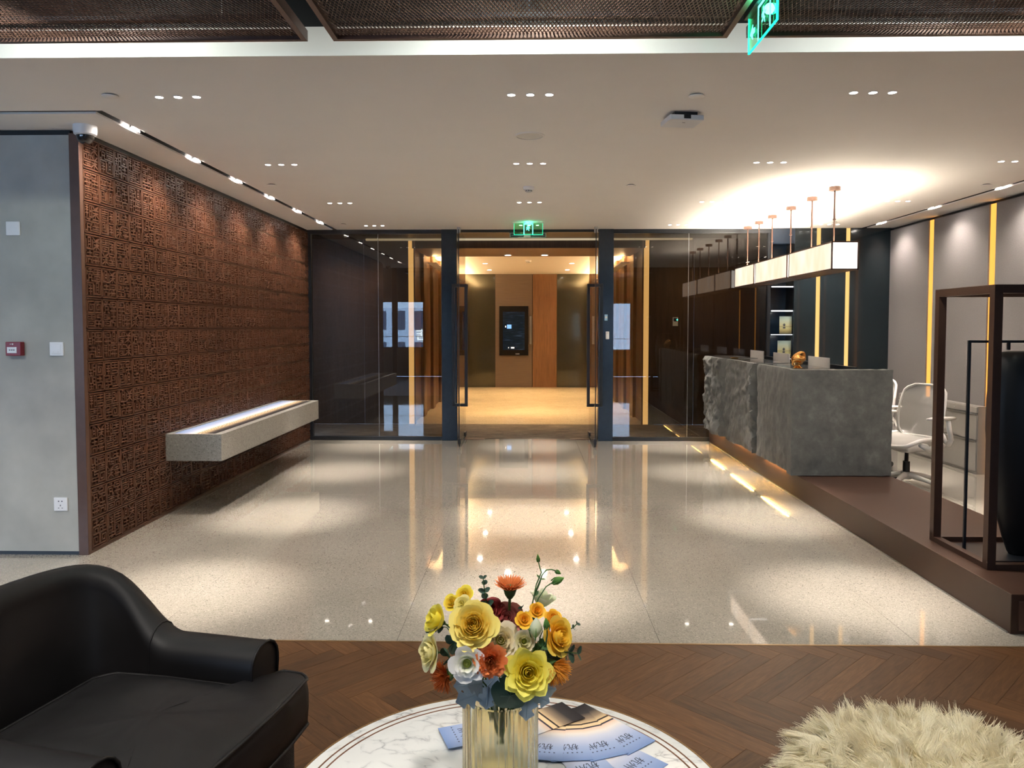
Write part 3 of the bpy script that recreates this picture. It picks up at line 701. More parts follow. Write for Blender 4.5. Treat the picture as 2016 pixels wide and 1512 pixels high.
ct = thing('reception_counter', 'rough hewn grey stone reception counter on the brown platform', 'counter', (2.6, 8.4, 0.2))
def stone_slab(y0, y1, x0, amp, seed, xb=2.74, rough_near=0.0, z0=0.212, z1=1.14):
    ny, nz = max(10, int((y1 - y0) / 0.022)), 44; f = []; bk = []
    for i in range(ny + 1):
        v = i / ny; y = y0 + (y1 - y0) * v; fr_, br_ = [], []
        for j in range(nz + 1):
            w = j / nz; zz = z0 + (z1 - z0) * w; p = Vector((seed * 7.3, y * 2.0, zz * 1.6))
            n1 = mnoise.fractal(p, 0.8, 2.0, 3); n2 = mnoise.fractal(p * 5.5, 0.7, 2.1, 4); n3 = mnoise.cell(Vector((seed, y * 30, zz * 22))) - 0.5
            edge = max(0, 1 - v / 0.14) ** 2
            a = amp * (n1 * 1.1 + n2 * 0.55) + (amp * 0.20 + rough_near * edge * 0.018) * n3
            top = max(0, (w - 0.965) / 0.035)
            x = x0 - a * (1 - 0.75 * top) + 0.012 * top
            zb = zz + (0.005 * mnoise.noise(Vector((seed * 3.1, y * 9, 0))) if j == 0 else 0)
            fr_.append((x, y + 0.012 * mnoise.noise(Vector((seed, zz * 8, i % 2 * 0.0))) * (1 if i in (0, ny) else 0), zb)); br_.append((xb if j > 1 else x0 + 0.03, y, zb))
        f.append(fr_); bk.append(br_)
    b = MB(); b.grid([r[::-1] for r in f]); b.grid(bk)
    b.grid([[f[i][nz], bk[i][nz]] for i in range(ny + 1)]); b.grid([[bk[i][0], f[i][0]] for i in range(ny + 1)])
    b.grid([[f[0][j], bk[0][j]] for j in range(nz + 1)][::-1]); b.grid([[f[ny][j], bk[ny][j]] for j in range(nz + 1)])
    return b
for k, (y0, y1, x0, amp, rn) in enumerate(((9.20, 10.02, 2.285, 0.050, 0.3), (7.985, 9.05, 2.318, 0.030, 1.0), (6.90, 7.865, 2.335, 0.016, 0.2))):
    sl_ = stone_slab(y0, y1, x0, amp, k + 2, rough_near=rn).build('stone_slab', M['stone'], ct, smooth=50)
    MB().box(x0 + 0.01, y0 + 0.004, 0.2015, 2.384, y0 + 0.03, 0.245).box(x0 + 0.01, y1 - 0.03, 0.2015, 2.384, y1 - 0.004, 0.245).build('light_stop', M['stone'], sl_)  # stops added to keep the LED light from leaking past the slab ends
    MB().box(x0 + 0.05, y0 + 0.01, 1.1405, 2.74, y1, 1.143).build('polished_top', M['stonetop'], sl_)
# near return: one upright slab facing the lounge
fr2 = MB(); nx_, nz_ = 50, 50; G = []; Bk = []
for i in range(nx_ + 1):
    u = i / nx_; g1, g2 = [], []
    for j in range(nz_ + 1):
        w = j / nz_; ex = 0.007 * mnoise.noise(Vector((3.3, w * 9, 1))) * (i in (0, nx_)); ez = 0.004 * mnoise.noise(Vector((u * 14, 2, 1))) * (j in (0, nz_))
        x = 2.316 + (3.19 - 2.316) * u + ex; zz = 0.207 + (1.14 - 0.207) * w + ez
        y = 6.765 + 0.0035 * mnoise.fractal(Vector((x * 9, zz * 9, 4)), 0.8, 2, 4)
        g1.append((x, y, zz)); g2.append((x, 6.885, zz))
    G.append(g1); Bk.append(g2)
fr2.grid(G); fr2.grid([r[::-1] for r in Bk]); fr2.grid([[G[i][nz_], Bk[i][nz_]] for i in range(nx_ + 1)][::-1]); fr2.grid([[G[i][0], Bk[i][0]] for i in range(nx_ + 1)])
fr2.grid([[G[0][j], Bk[0][j]] for j in range(nz_ + 1)]); fr2.grid([[G[nx_][j], Bk[nx_][j]] for j in range(nz_ + 1)][::-1])
tag(fr2.build('end_slab', M['stone'], ct, smooth=50), 'flat honed end slab of the stone counter')
MB().box(2.46, 6.885, 0.2, 2.74, 10.0, 1.12).build('core', M['stone'], ct)
MB().box(2.742, 6.886, 0.70, 3.15, 10.06, 0.74).build('work_top', M['black'], ct, bevel=0.003)
MB().box(2.742, 6.90, 0.2, 2.76, 10.0, 0.70).box(3.10, 9.9, 0.2, 3.13, 10.0, 0.70).build('desk_panel', M['black'], ct)
MB().box(3.02, 7.15, 0.74, 3.045, 10.06, 1.145).build('privacy_screen', M['black'], ct, bevel=0.003)
M['under_led'] = emit('under_counter_led', (1.0, 0.66, 0.22), 13.0)
for y0, y1 in ((9.22, 10.0), (8.02, 9.02), (6.93, 7.84)):
    MB().box(2.3675, y0 + 0.05, 0.2070, 2.3825, y1 - 0.05, 0.212).build('led_strip', M['under_led'], ct)
    area('led_wash', ct, (2.370, (y0 + y1) / 2, 0.2065), (2.374, (y0 + y1) / 2, 0.1), 2.2, 0.012, y1 - y0 - 0.2, (1.0, 0.55, 0.14))

# computers
def monitor():
    t = thing('desktop_computer', None, 'computer', (2.9, 0, 0.74), group='computers on the reception desk')
    n = 10; P = []
    for i in range(n + 1):
        a = -0.272 + 0.544 * i / n; row = []
        for j in range(n + 1):
            z = 0.062 + 0.415 * j / n; bulge = 0.028 * (1 - (a / 0.272) ** 2) * (1 - ((z - 0.27) / 0.21) ** 2)
            row.append((-0.004 - bulge, a, z))
        P.append(row)
    MB().grid(P).build('back_shell', M['alu'], t, smooth=60, local=True)
    MB().box(-0.005, -0.272, 0.062, 0.008, 0.272, 0.477).build('screen_edge', M['alu'], t, local=True, bevel=0.002)
    MB().box(0.008, -0.262, 0.075, 0.010, 0.262, 0.468).build('screen', M['black'], t, local=True)
    MB().box(-0.07, -0.09, 0.0, 0.09, 0.09, 0.006).box(-0.065, -0.07, 0.0, -0.055, 0.07, 0.16).build('stand', M['alu'], t, local=True, bevel=0.002)
    MB().cyl((-0.07, 0, 0.045), (-0.053, 0, 0.045), 0.018, 12).build('cable_hole', M['black'], t, local=True)
    MB().tube([(-0.0335, -0.005 + 0.02 * math.cos(a), 0.28 + 0.024 * math.sin(a)) for a in [k * PI / 6 for k in range(12)]], 0.008, 6, closed=True).build('maker_emblem', M['black'], t, local=True)
    return t
m0 = monitor(); m0.location = (2.9, 7.72, 0.74); m0['label'] = 'thin aluminium desktop computer nearest the gold ornament, seen from behind'
W[m0] = Matrix.Translation(m0.location)
dup(m0, (2.9, 8.85, 0.74), None, 'middle aluminium desktop computer of the three on the desk')
dup(m0, (2.9, 9.79, 0.74), None, 'aluminium desktop computer nearest the glass partition')

# gold ornament: a shell-like gilded form on a small foot
go = thing('gold_ornament', 'polished gold shell-shaped ornament on the counter corner', 'ornament', (2.427, 6.95, 1.143))
P = []
for i in range(33):
    th = PI * i / 32; row = []
    for j in range(40):
        ph = 2 * PI * j / 40
        r = 0.056 * (1 + 0.16 * math.sin(3 * ph + 4 * th) * math.sin(th) + 0.10 * math.cos(5 * th + ph))
        d = Vector((math.sin(th) * math.cos(ph) * 0.95, math.sin(th) * math.sin(ph) * 0.9, math.cos(th) * 1.28)) * r
        row.append(tuple(Vector((2.432, 6.95, 1.143 + 0.085)) + Matrix.Rotation(0.75, 3, 'Y') @ d))
    P.append(row)
MB().grid([r[::-1] for r in P], cv=True).build('shell_body', M['gold'], go, smooth=180)
MB().lathe([(0, 0), (0.042, 0.0), (0.044, 0.008), (0.028, 0.016), (0.022, 0.028), (0.03, 0.04), (0, 0.045)], 28, (2.427, 6.95, 1.143)).build('foot', M['gold'], go, smooth=50)
gd = thing('gold_dish', 'little round gold dish on the counter top', 'dish', (2.41, 9.02, 1.1435))
MB().lathe([(0, 0), (0.03, 0), (0.05, 0.012), (0.055, 0.018), (0.05, 0.018), (0.028, 0.007), (0, 0.006)], 28, (2.41, 9.0, 1.1435)).build('bowl', M['gold'], gd, smooth=60)

# drawer cabinets along the right wall
for k, (y0, y1, lb) in enumerate(((7.93, 8.76, 'grey steel two-drawer cabinet nearest the bronze display frame'), (8.765, 9.60, 'grey steel two-drawer cabinet nearest the teal wall'))):
    t = thing('drawer_cabinet', lb, 'cabinet', (4.65, (y0 + y1) / 2, 0), group='low drawer cabinets')
    MB().box(4.612, y0, 0.0, 4.698, y1, 0.70).build('cabinet_body', M['cabinet'], t, bevel=0.002)
    for z0, z1 in ((0.03, 0.335), (0.355, 0.61)):
        d = MB().box(4.600, y0 + 0.008, z0, 4.612, y1 - 0.008, z1).build('drawer', M['cabinet'], t, bevel=0.002)
        MB().box(4.592, y0 + 0.012, z1 - 0.004, 4.602, y1 - 0.012, z1 + 0.012).build('drawer_pull', M['steel'], d, bevel=0.002)
    MB().box(4.600, y0 + 0.008, 0.632, 4.612, y1 - 0.008, 0.692).build('top_rail', M['cabinet'], t, bevel=0.002)
    MB().cyl((4.597, (y0 + y1) / 2, 0.66), (4.601, (y0 + y1) / 2, 0.66), 0.008, 12).build('lock', M['steel'], t)

# mesh office chairs
def mesh_mat():
    m = bpy.data.materials.new('pale_chair_mesh'); m.use_nodes = True; nt = m.node_tree; b = nt.nodes['Principled BSDF']
    b.inputs['Base Color'].default_value = (0.50, 0.485, 0.46, 1); b.inputs['Roughness'].default_value = 0.7
    co = coords(nt, 'Object'); ch = node(nt, 'ShaderNodeTexChecker', i_Scale=420.0); link(nt, co, ch.inputs['Vector'])
    t = node(nt, 'ShaderNodeBsdfTransparent'); mx = nt.nodes.new('ShaderNodeMixShader')
    mr = node(nt, 'ShaderNodeMapRange', i_3=0.5, i_4=0.78); link(nt, ch.outputs['Fac'], mr.inputs[0]); link(nt, mr.outputs[0], mx.inputs[0])
    link(nt, t.outputs[0], mx.inputs[1]); link(nt, b.outputs[0], mx.inputs[2]); link(nt, mx.outputs[0], nt.nodes['Material Output'].inputs[0])
    return m
M['chairmesh'] = mesh_mat()
def office_chair(label):
    t = thing('office_chair', label, 'chair', group='pale mesh office chairs')
    def backpt(u, v):                                     # u -1..1 across, v 0..1 up
        w = 0.19 + 0.05 * math.sin(PI * (0.15 + 0.75 * v))
        if v > 0.86: w *= math.sqrt(max(0.02, 1 - ((v - 0.86) / 0.17) ** 2))
        if v < 0.10: w *= 0.80 + 2.0 * v
        z = 0.47 + 0.49 * v; x = -0.20 - 0.10 * v - 0.035 * math.sin(PI * v) * 0 + 0.055 * math.sin(PI * v * 0.9) * 0.5 + 0.035 * abs(u) ** 2
        return (x, u * w, z)
    P = [[backpt(-1 + 2 * i / 14, j / 16) for j in range(17)] for i in range(15)]
    MB().grid(P).build('backrest_mesh', M['chairmesh'], t, smooth=180, local=True)
    rim = [backpt(-1, j / 16) for j in range(17)] + [backpt(-1 + 2 * i / 14, 1) for i in range(1, 14)] + [backpt(1, j / 16) for j in range(16, -1, -1)] + [backpt(1 - 2 * i / 14, 0) for i in range(1, 14)]
    MB().tube(rim, 0.013, 8, closed=True).build('back_frame', M['chairshell'], t, smooth=180, local=True)
    def seatpt(u, v):
        w = 0.25 * (1 - 0.25 * abs(2 * v - 1) ** 4); x = -0.22 + 0.46 * v
        z = 0.455 - 0.05 * max(0, (v - 0.72) / 0.28) ** 2 + 0.025 * u * u + 0.01 * (1 - v); return (x, u * w, z)
    P = [[seatpt(-1 + 2 * i / 12, j / 12) for j in range(13)] for i in range(13)]
    MB().grid(P).build('seat_mesh', M['chairmesh'], t, smooth=180, local=True)
    rim = [seatpt(-1, j / 12) for j in range(13)] + [seatpt(-1 + 2 * i / 12, 1) for i in range(1, 12)] + [seatpt(1, j / 12) for j in range(12, -1, -1)] + [seatpt(1 - 2 * i / 12, 0) for i in range(1, 12)]
    MB().tube([(x, y, z - 0.008) for x, y, z in rim], 0.02, 8, closed=True).build('seat_frame', M['chairshell'], t, smooth=180, local=True)
    for s in (-1, 1):
        a = MB().tube([(-0.24, s * 0.25, 0.42), (-0.21, s * 0.30, 0.47), (-0.16, s * 0.315, 0.56), (-0.14, s * 0.315, 0.655)], [0.026, 0.024, 0.022, 0.02], 10)
        arm = a.build('armrest', M['chairshell'], t, smooth=180, local=True)
        pts = [(-0.22, s * 0.312, 0.672), (-0.10, s * 0.316, 0.68), (0.03, s * 0.305, 0.682), (0.10, s * 0.29, 0.672)]
        pad = MB().tube(pts, [0.026, 0.034, 0.034, 0.022], 12); pad.v = [(x, y, 0.678 + (z - 0.678) * 0.5) for x, y, z in pad.v]
        pad.build('arm_pad', M['chairshell'], arm, smooth=180, local=True)
        MB().tube([(-0.24, s * 0.24, 0.41), (-0.29, s * 0.17, 0.48), (-0.275, s * 0.11, 0.56)], 0.016, 8).build('back_brace', M['chairshell'], t, smooth=180, local=True)
        MB().tube([(0.12, s * 0.235, 0.43), (-0.05, s * 0.20, 0.375), (-0.20, s * 0.23, 0.41)], [0.02, 0.03, 0.026], 10).build('side_link', M['chairshell'], t, smooth=180, local=True)
    MB().box(-0.20, -0.10, 0.335, 0.10, 0.10, 0.405).build('tilt_box', M['chairshell'], t, bevel=0.03, local=True, seg=4)
    MB().cyl((0, 0, 0.13), (0, 0, 0.24), 0.032, 16).cyl((0, 0, 0.24), (0, 0, 0.35), 0.018, 16).build('gas_lift', M['rubber'], t, smooth=40, local=True)
    MB().lathe([(0, 0.075), (0.05, 0.075), (0.055, 0.10), (0.05, 0.14), (0, 0.145)], 20).build('hub', M['chairshell'], t, smooth=50, local=True)
    for k in range(5):
        a = 2 * PI * k / 5 + 0.35; c, s = math.cos(a), math.sin(a)
        lg = MB().tube([(0.03 * c, 0.03 * s, 0.115), (0.17 * c, 0.17 * s, 0.095), (0.315 * c, 0.315 * s, 0.068)], [0.030, 0.024, 0.016], 8).build('leg', M['chairshell'], t, smooth=60, local=True)
        w_ = Vector((-s, c, 0)); p = Vector((0.315 * c, 0.315 * s, 0.030)); b = MB()
        for q in (-1, 1): b.cyl(p + w_ * (0.006 * q), p + w_ * (0.022 * q), 0.030, 16)
        b.cyl(p, p + Vector((0, 0, 0.045)), 0.008, 8); b.build('caster', M['rubber'], lg, smooth=40, local=True)
    return t
oc = office_chair('pale mesh office chair beside the end of the stone counter')
oc.location = (3.60, 7.33, 0); oc.rotation_euler = (0, 0, math.radians(206))
dup(oc, (3.62, 8.35, 0), math.radians(200), 'pale mesh office chair farther behind the stone counter, mostly hidden')

# brochures standing in the niche
def brochure_mat():
    m, nt, b = new_mat('lake_photo_print'); tc = nt.nodes.new('ShaderNodeTexCoord'); sp = nt.nodes.new('ShaderNodeSeparateXYZ'); link(nt, tc.outputs['Generated'], sp.inputs[0])
    c = ramp(nt, sp.outputs[2], [(0.0, (0.03, 0.03, 0.02)), (0.15, (0.2, 0.17, 0.08)), (0.3, (0.45, 0.42, 0.2)), (0.42, (0.42, 0.42, 0.22)), (0.43, (0.03, 0.03, 0.03)), (0.45, (0.5, 0.48, 0.25)), (0.8, (0.42, 0.52, 0.45)), (1.0, (0.32, 0.45, 0.45))])
    link(nt, c, b.inputs['Base Color']); link(nt, c, b.inputs['Emission Color']); b.inputs['Emission Strength'].default_value = 0.0; b.inputs['Roughness'].default_value = 0.3; return m
M['brochure'] = brochure_mat()
for k, z in enumerate((1.42, 1.10)):
    t = thing('brochure', 'upright lake photo brochure on the %s niche shelf' % ('upper' if k == 0 else 'lower'), 'brochure', (3.40, 10.17, z), math.radians(-4), 'brochures in the niche')
    x0, x1 = (-0.095, 0.06) if k == 0 else (-0.115, 0.055)
    MB().box(x0, 0.0, 0.0, x1, 0.008, 0.235).build('cover', M['brochure'], t, local=True)
    MB().box(-0.05, -0.001, 0.075, -0.02, 0, 0.095).box(-0.055, -0.001, 0.118, -0.015, 0, 0.124).box(-0.045, -0.001, 0.105, -0.025, 0, 0.13).box(-0.05, -0.001, 0.13, -0.02, 0, 0.134).box(-0.04, -0.001, 0.134, -0.03, 0, 0.142).build('pavilion_print', M['ink'], t, local=True)
    l = area('shelf_lamp', wt, (3.325, 10.2, z + 0.29), (3.36, 10.26, z), 0.5, 0.25, 0.02, (0.95, 1.0, 1.0))

# bronze display frame with a black vessel on an inner stand
df = thing('display_frame', 'tall open box frame of bronze bars on the platform', 'display frame', (2.8, 4.48, 0.2))
b = 0.046; X0, X1, Y0, Y1, Z0, Z1 = 2.49, 3.13, 4.16, 4.76, 0.2, 1.745
for x in (X0, X1 - b):
    for y in (Y0, Y1 - b): MB().box(x, y, Z0, x + b, y + b, Z1).build('upright', M['darkbronze'], df, bevel=0.001)
    for z in (Z0, Z1 - b): MB().box(x, Y0 + b, z, x + b, Y1 - b, z + (b if z > 1 else 0.03)).build('rail', M['darkbronze'], df, bevel=0.001)
for y in (Y0, Y1 - b):
    for z in (Z0, Z1 - b): MB().box(X0 + b, y, z, X1 - b, y + b, z + (b if z > 1 else 0.03)).build('rail', M['darkbronze'], df, bevel=0.001)
ist = thing('inner_stand', 'thin black metal stand inside the bronze frame', 'stand', (2.83, 4.5, 0.2))
MB().box(2.565, 4.30, 0.2001, 3.075, 4.66, 0.208).build('base_plate', M['black'], ist)
q = 0.014
for x in (2.565, 3.061): MB().box(x, 4.52, 0.208, x + q, 4.52 + q, 1.44).build('upright', M['black'], ist)
MB().box(2.579, 4.52, 1.426, 3.061, 4.534, 1.44).box(2.79, 4.52, 1.385, 2.804, 4.534, 1.426).build('top_bar', M['black'], ist)
ve = thing('black_vessel', 'tall matt black vessel with rounded shoulders inside the bronze frame', 'vessel', (2.85, 4.44, 0.208))
prof = [(0.0, 0.0), (0.07, 0.0), (0.082, 0.02), (0.11, 0.10), (0.16, 0.28), (0.195, 0.50), (0.213, 0.72), (0.212, 0.90), (0.195, 1.05), (0.175, 1.13), (0.15, 1.165), (0.10, 1.172), (0.0, 1.174)]
vb = MB().lathe(prof, 48); vb.v = [(x, y * 0.62, z) for x, y, z in vb.v]
vb.build('vessel_body', M['blackstone'], ve, smooth=60, local=True)

# ================================================================== BENCH AND ITS LEAFLETS
bn = thing('wall_bench', 'floating speckled stone bench fixed to the carved wall', 'bench', (-2.7, 7.5, 0.437))
bm_ = MB()
bm_.box(-2.927, 6.09, 0.437, -2.47, 8.95, 0.640)
bm_.box(-2.927, 6.09, 0.640, -2.895, 8.95, 0.653).box(-2.535, 6.09, 0.640, -2.47, 8.95, 0.653).box(-2.895, 6.09, 0.640, -2.535, 6.13, 0.653).box(-2.895, 8.91, 0.640, -2.535, 8.95, 0.653)
bm_.build('stone_shelf', M['bench'], bn)
def leaflet_mat():
    m, nt, b = new_mat('leaflet_print'); tc = nt.nodes.new('ShaderNodeTexCoord'); sp = nt.nodes.new('ShaderNodeSeparateXYZ'); link(nt, tc.outputs['Generated'], sp.inputs[0])
    K = (0.012, 0.008, 0.012)
    st = [(0.0, (0.014, 0.012, 0.014)), (0.15, (0.035, 0.030, 0.032)), (0.26, (0.28, 0.20, 0.13)), (0.335, (0.66, 0.46, 0.26)), (0.338, K), (0.358, K), (0.361, (0.78, 0.56, 0.32)),
          (0.415, (0.80, 0.58, 0.34)), (0.418, K), (0.438, (0.06, 0.05, 0.09)), (0.442, (0.80, 0.56, 0.40)), (0.52, (0.80, 0.72, 0.66)), (0.60, (0.60, 0.61, 0.70)), (0.76, (0.36, 0.43, 0.62)), (1.0, (0.20, 0.29, 0.52))]
    c = ramp(nt, sp.outputs[1], st); link(nt, c, b.inputs['Base Color']); b.inputs['Roughness'].default_value = 0.6; b.inputs['Specular IOR Level'].default_value = 0.2; return m
M['leaflet'] = leaflet_mat(); M['paper'] = mat('paper_edge', (0.55, 0.62, 0.75), 0.5)
LW, LL = 0.105, 0.255
leaf_me = MB().box(-LW / 2, -LL / 2, 0, LW / 2, LL / 2, 0.0011).mesh('leaflet', M['leaflet'])
letter_me = text_mesh('lettering', '杭州', 0.030, M['ink'], 0.0001)
dash = MB()
for k in range(7): dash.box(-0.036 + k * 0.012, -0.0016, 0, -0.036 + k * 0.012 + 0.004, 0.0016, 0.0002)
dash_me = dash.mesh('small_print', M['ink'])
def leaflet(loc, rotz, label, group, tilt=0.0, lettering=True):
    t = bpy.data.objects.new('leaflet', leaf_me); C.objects.link(t); t.location = loc
    t.rotation_euler = (0, 0, rotz) if not tilt else Euler((0, 0, rotz)).to_matrix().to_4x4().to_euler()
    if tilt: t.rotation_mode = 'QUATERNION'; t.rotation_quaternion = Quaternion((1, 0, 0), tilt) @ Quaternion((0, 0, 1), rotz)
    W[t] = Matrix.Identity(4); tag(t, label, 'leaflet', group)
    if lettering:
        o = bpy.data.objects.new('lettering', letter_me); C.objects.link(o); o.parent = t; o.location = (0.004, LL / 2 - 0.062, 0.0012)
        o = bpy.data.objects.new('small_print', dash_me); C.objects.link(o); o.parent = t; o.location = (0.004, LL / 2 - 0.034, 0.0012)
    return t
# shingled along the bench, blue end to the wall
for k in range(60):
    y = 6.185 + k * 0.0452
    bl = leaflet((-2.725 + rng.uniform(-.003, .003), y, 0.6445), PI / 2 + rng.uniform(-.012, .012), 'blue and peach leaflet in the long shingled row on the stone bench', 'leaflets on the stone bench', 0.055, False)
    bl.scale = (1, 1.32, 1)

# ================================================================== CEILING AND WALL FITTINGS
DL = {(-2.313, 4.257): 'by the first spotlights along the carved wall', (0.929, 4.325): 'close to the wireless access box', (-2.312, 6.927): 'beside the middle of the carved wall slot', (-2.31, 9.60): 'at the glass end of the carved wall side',
      (0.926, 7.02): 'between the smoke detector and the pendant lamps', (4.125, 7.063): 'beside the slot by the amber striped wall', (3.75, 9.55): 'near the teal wall'}
for (x, y), lb in DL.items():
    t = thing('sprinkler_cover', 'flat round sprinkler cover on the ceiling ' + lb, 'sprinkler cover', (x, y, HZ), group='flat round ceiling covers')
    MB().lathe([(0, -0.011), (0.040, -0.011), (0.043, -0.009), (0.043, -0.006), (0, -0.006)], 28, (x, y, HZ)).build('cover_plate', M['paint'], t, smooth=40)
    MB().cyl((x, y, HZ - 0.006), (x, y, HZ), 0.030, 20).build('collar', M['black'], t)
t = thing('ceiling_speaker', 'large flat round speaker grille in the middle of the ceiling', 'speaker', (0.009, 5.21, HZ))
MB().lathe([(0, -0.003), (0.09, -0.003)], 40, (0.009, 5.21, HZ)).build('grille', M['offwhite'], t)
MB().lathe([(0.09, -0.0), (0.09, -0.006), (0.098, -0.006), (0.102, 0.0)], 40, (0.009, 5.21, HZ)).build('rim', M['paint'], t, smooth=50)
def smoke(x, y, z, label, s=1.0):
    t = thing('smoke_detector', label, 'smoke detector', (x, y, z), group='smoke detectors')
    MB().lathe([(0.052 * s, 0), (0.052 * s, -0.018 * s), (0.046 * s, -0.026 * s), (0.03 * s, -0.03 * s)], 28, (x, y, z)).build('base', M['white'], t, smooth=50)
    MB().lathe([(0.030 * s, -0.03 * s), (0.028 * s, -0.044 * s), (0.018 * s, -0.05 * s), (0, -0.05 * s)], 28, (x, y, z)).build('sensor_cap', M['offwhite'], t, smooth=50)
    b = MB()
    for k in range(8):
        a = k * PI / 4; c_, s_ = math.cos(a), math.sin(a); b.box(-0.004, -0.004, 0, 0.004, 0.004, 0); b.v = b.v[:-8]; b.f = b.f[:-6]
        b.cyl((x + 0.029 * s * c_, y + 0.029 * s * s_, z - 0.032 * s), (x + 0.029 * s * c_, y + 0.029 * s * s_, z - 0.043 * s), 0.003, 6)
    b.build('vents', M['black'], t)
smoke(0.003, 7.10, HZ, 'white smoke detector on the hall ceiling before the exit sign'); smoke(0.0, 15.2, 2.83, 'smoke detector on the lobby ceiling beyond the doors', 1.2)
t = thing('access_point', 'square white wireless access box under the ceiling', 'access point', (0.93, 4.73, HZ), math.radians(8))
MB().prism([(-.10, -.095), (.10, -.095), (.105, -.09), (.105, .09), (.10, .095), (-.10, .095), (-.105, .09), (-.105, -.09)], -0.052, -0.022).build('housing', M['white'], t, bevel=0.006, local=True)
MB().box(-.07, -.075, -.022, .07, .075, 0).build('mount', M['black'], t, local=True)
MB().box(-.02, -.097, -.045, .022, -.0945, -.02).build('port', M['black'], t, local=True)
MB().box(-.008, -.03, -.0528, .01, -.026, -.052).build('status_mark', M['ink'], t, local=True)
t = thing('dome_camera', 'white dome security camera at the corner of the carved wall', 'camera', (-2.83, 4.90, HZ))
MB().lathe([(0.070, 0), (0.070, -0.035), (0.066, -0.055), (0.052, -0.062)], 36, (-2.83, 4.90, HZ)).build('housing', M['white'], t, smooth=50)
M['smokedome'] = mat('smoked_dome', (0.02, 0.02, 0.022), 0.08, coat=0.5)
MB().lathe([(0.052, -0.062), (0.050, -0.082), (0.040, -0.102), (0.022, -0.114), (0, -0.118)], 36, (-2.83, 4.90, HZ)).build('dome', M['smokedome'], t, smooth=80)

# exit signs
M['exitglow'] = emit('exit_sign_green', (0.02, 1.0, 0.50), 1.6); M['exitbright'] = emit('exit_sign_bright', (0.10, 1.0, 0.75), 3.0)
M['exitsheet'] = glass('exit_sign_sheet', (0.55, 0.95, 0.70), 0.04)
MAN = [[(-.30, .95), (-.10, 1.0), (-.02, .85), (-.12, .70), (-.30, .74)],                                    # head
       [(-.36, .66), (-.02, .70), (.22, .50), (.40, .56), (.44, .46), (.20, .36), (.02, .48), (-.02, .28), (.24, .10), (.20, -.25), (.08, -.25), (.08, .02), (-.18, .16), (-.34, -.02), (-.62, -.06), (-.64, .06), (-.42, .10), (-.26, .32), (-.30, .52), (-.52, .44), (-.56, .30), (-.66, .32), (-.62, .52)]]
def exit_sign(name, loc, rotz, wd, ht, label, man_w, arrow=False, cover=0.03):
    t = thing(name, label, 'exit sign', loc, rotz, group='green exit signs')
    hw = wd / 2
    MB().box(-hw, -0.003, -ht, hw, 0.003, 0).build('acrylic_sheet', M['exitsheet'], t, local=True)
    e = MB(); w = 0.0035
    e.box(-hw - w, -0.004, -ht - w, hw + w, 0.004, -ht).box(-hw - w, -0.004, -ht, -hw, 0.004, 0).box(hw, -0.004, -ht, hw + w, 0.004, 0)
    e.build('glowing_edge', M['exitglow'], t, local=True)
    mk = MB(); s = ht * 0.50
    # door outline and running figure, lit
    cx = 0.0 if not arrow else 0.03
    for q_ in ((cx - man_w, -ht + .004, cx - man_w + .009, -.004), (cx + man_w - .009, -ht + .004, cx + man_w, -.004), (cx - man_w, -.014, cx + man_w, -.004)): mk.box(q_[0], -0.0042, q_[1], q_[2], -0.0032, q_[3])
    for poly in MAN: mk.prism([(cx + u * s * .62, -ht * .58 + v * s * .72) for u, v in poly], 0.0032, 0.0042, lambda u, v, w: (u, -w, v))
    if arrow:
        ax = -hw + 0.055
        mk.prism([(ax - .03, -ht * .55), (ax + .005, -ht * .55 + .028), (ax + .005, -ht * .55 + .009), (ax + .03, -ht * .55 + .009), (ax + .03, -ht * .55 - .009), (ax + .005, -ht * .55 - .009), (ax + .005, -ht * .55 - .028)], 0.0032, 0.0042, lambda u, v, w: (u, -w, v))
    mk.build('running_figure', M['exitbright'], t, local=True)
    MB().box(-hw - .02, -.018, 0, hw + .02, .018, cover).build('housing', M['offwhite'] if not arrow else M['black'], t, bevel=0.003, local=True)
    l = bpy.data.lights.new('sign_glow', 'POINT'); l.energy = 0.55; l.color = (0.05, 1.0, 0.45); l.shadow_soft_size = 0.02
    o = bpy.data.objects.new('sign_glow', l); C.objects.link(o); o.parent = t; o.location = (0, -0.03, -0.03)
    return t
exit_sign('exit_sign', (0.0, 9.50, 2.788), 0.0, 0.348, 0.137, 'green running figure exit sign above the glass doors', 0.058, cover=0.0115)
e2 = exit_sign('exit_sign', (0.865, 2.91, 2.724), math.radians(-90), 0.34, 0.134, 'green glass exit sign with an arrow hanging between the mesh panels', 0.075, True)
MB().cyl((0.865, 2.80, 2.754), (0.865, 2.80, 3.3), 0.008, 8).cyl((0.865, 3.02, 2.754), (0.865, 3.02, 3.3), 0.008, 8).build('hanging_rod', M['black'], e2)

t = thing('magnetic_lock', 'silver and black magnetic lock bar above the open doors', 'door lock', (0, 10.27, 2.70))
MB().box(-.245, 10.22, 2.70, .235, 10.27, 2.755).build('lock_body', M['black'], t, bevel=0.003)
b = MB()
for q_ in ((-.247, 2.698, .237, 2.705), (-.247, 2.75, .237, 2.757), (-.247, 2.698, -.235, 2.757), (.225, 2.698, .237, 2.757), (-.225, 2.726, -.07, 2.731), (.055, 2.726, .215, 2.731)): b.box(q_[0], 10.214, q_[1], q_[2], 10.221, q_[3])
b.build('metal_trim', M['steel'], t); MB().box(-.06, 10.212, 2.70, .03, 10.221, 2.755).build('centre_cover', M['offwhite'], t)
t = thing('card_reader', 'small white card reader on the dark door post', 'card reader', (1.04, 10.14, 1.40))
MB().box(1.02, 10.128, 1.355, 1.065, 10.149, 1.455).build('reader_case', M['white'], t, bevel=0.003); MB().box(1.03, 10.1265, 1.43, 1.055, 10.1285, 1.445).build('status_window', M['offwhite'], t)
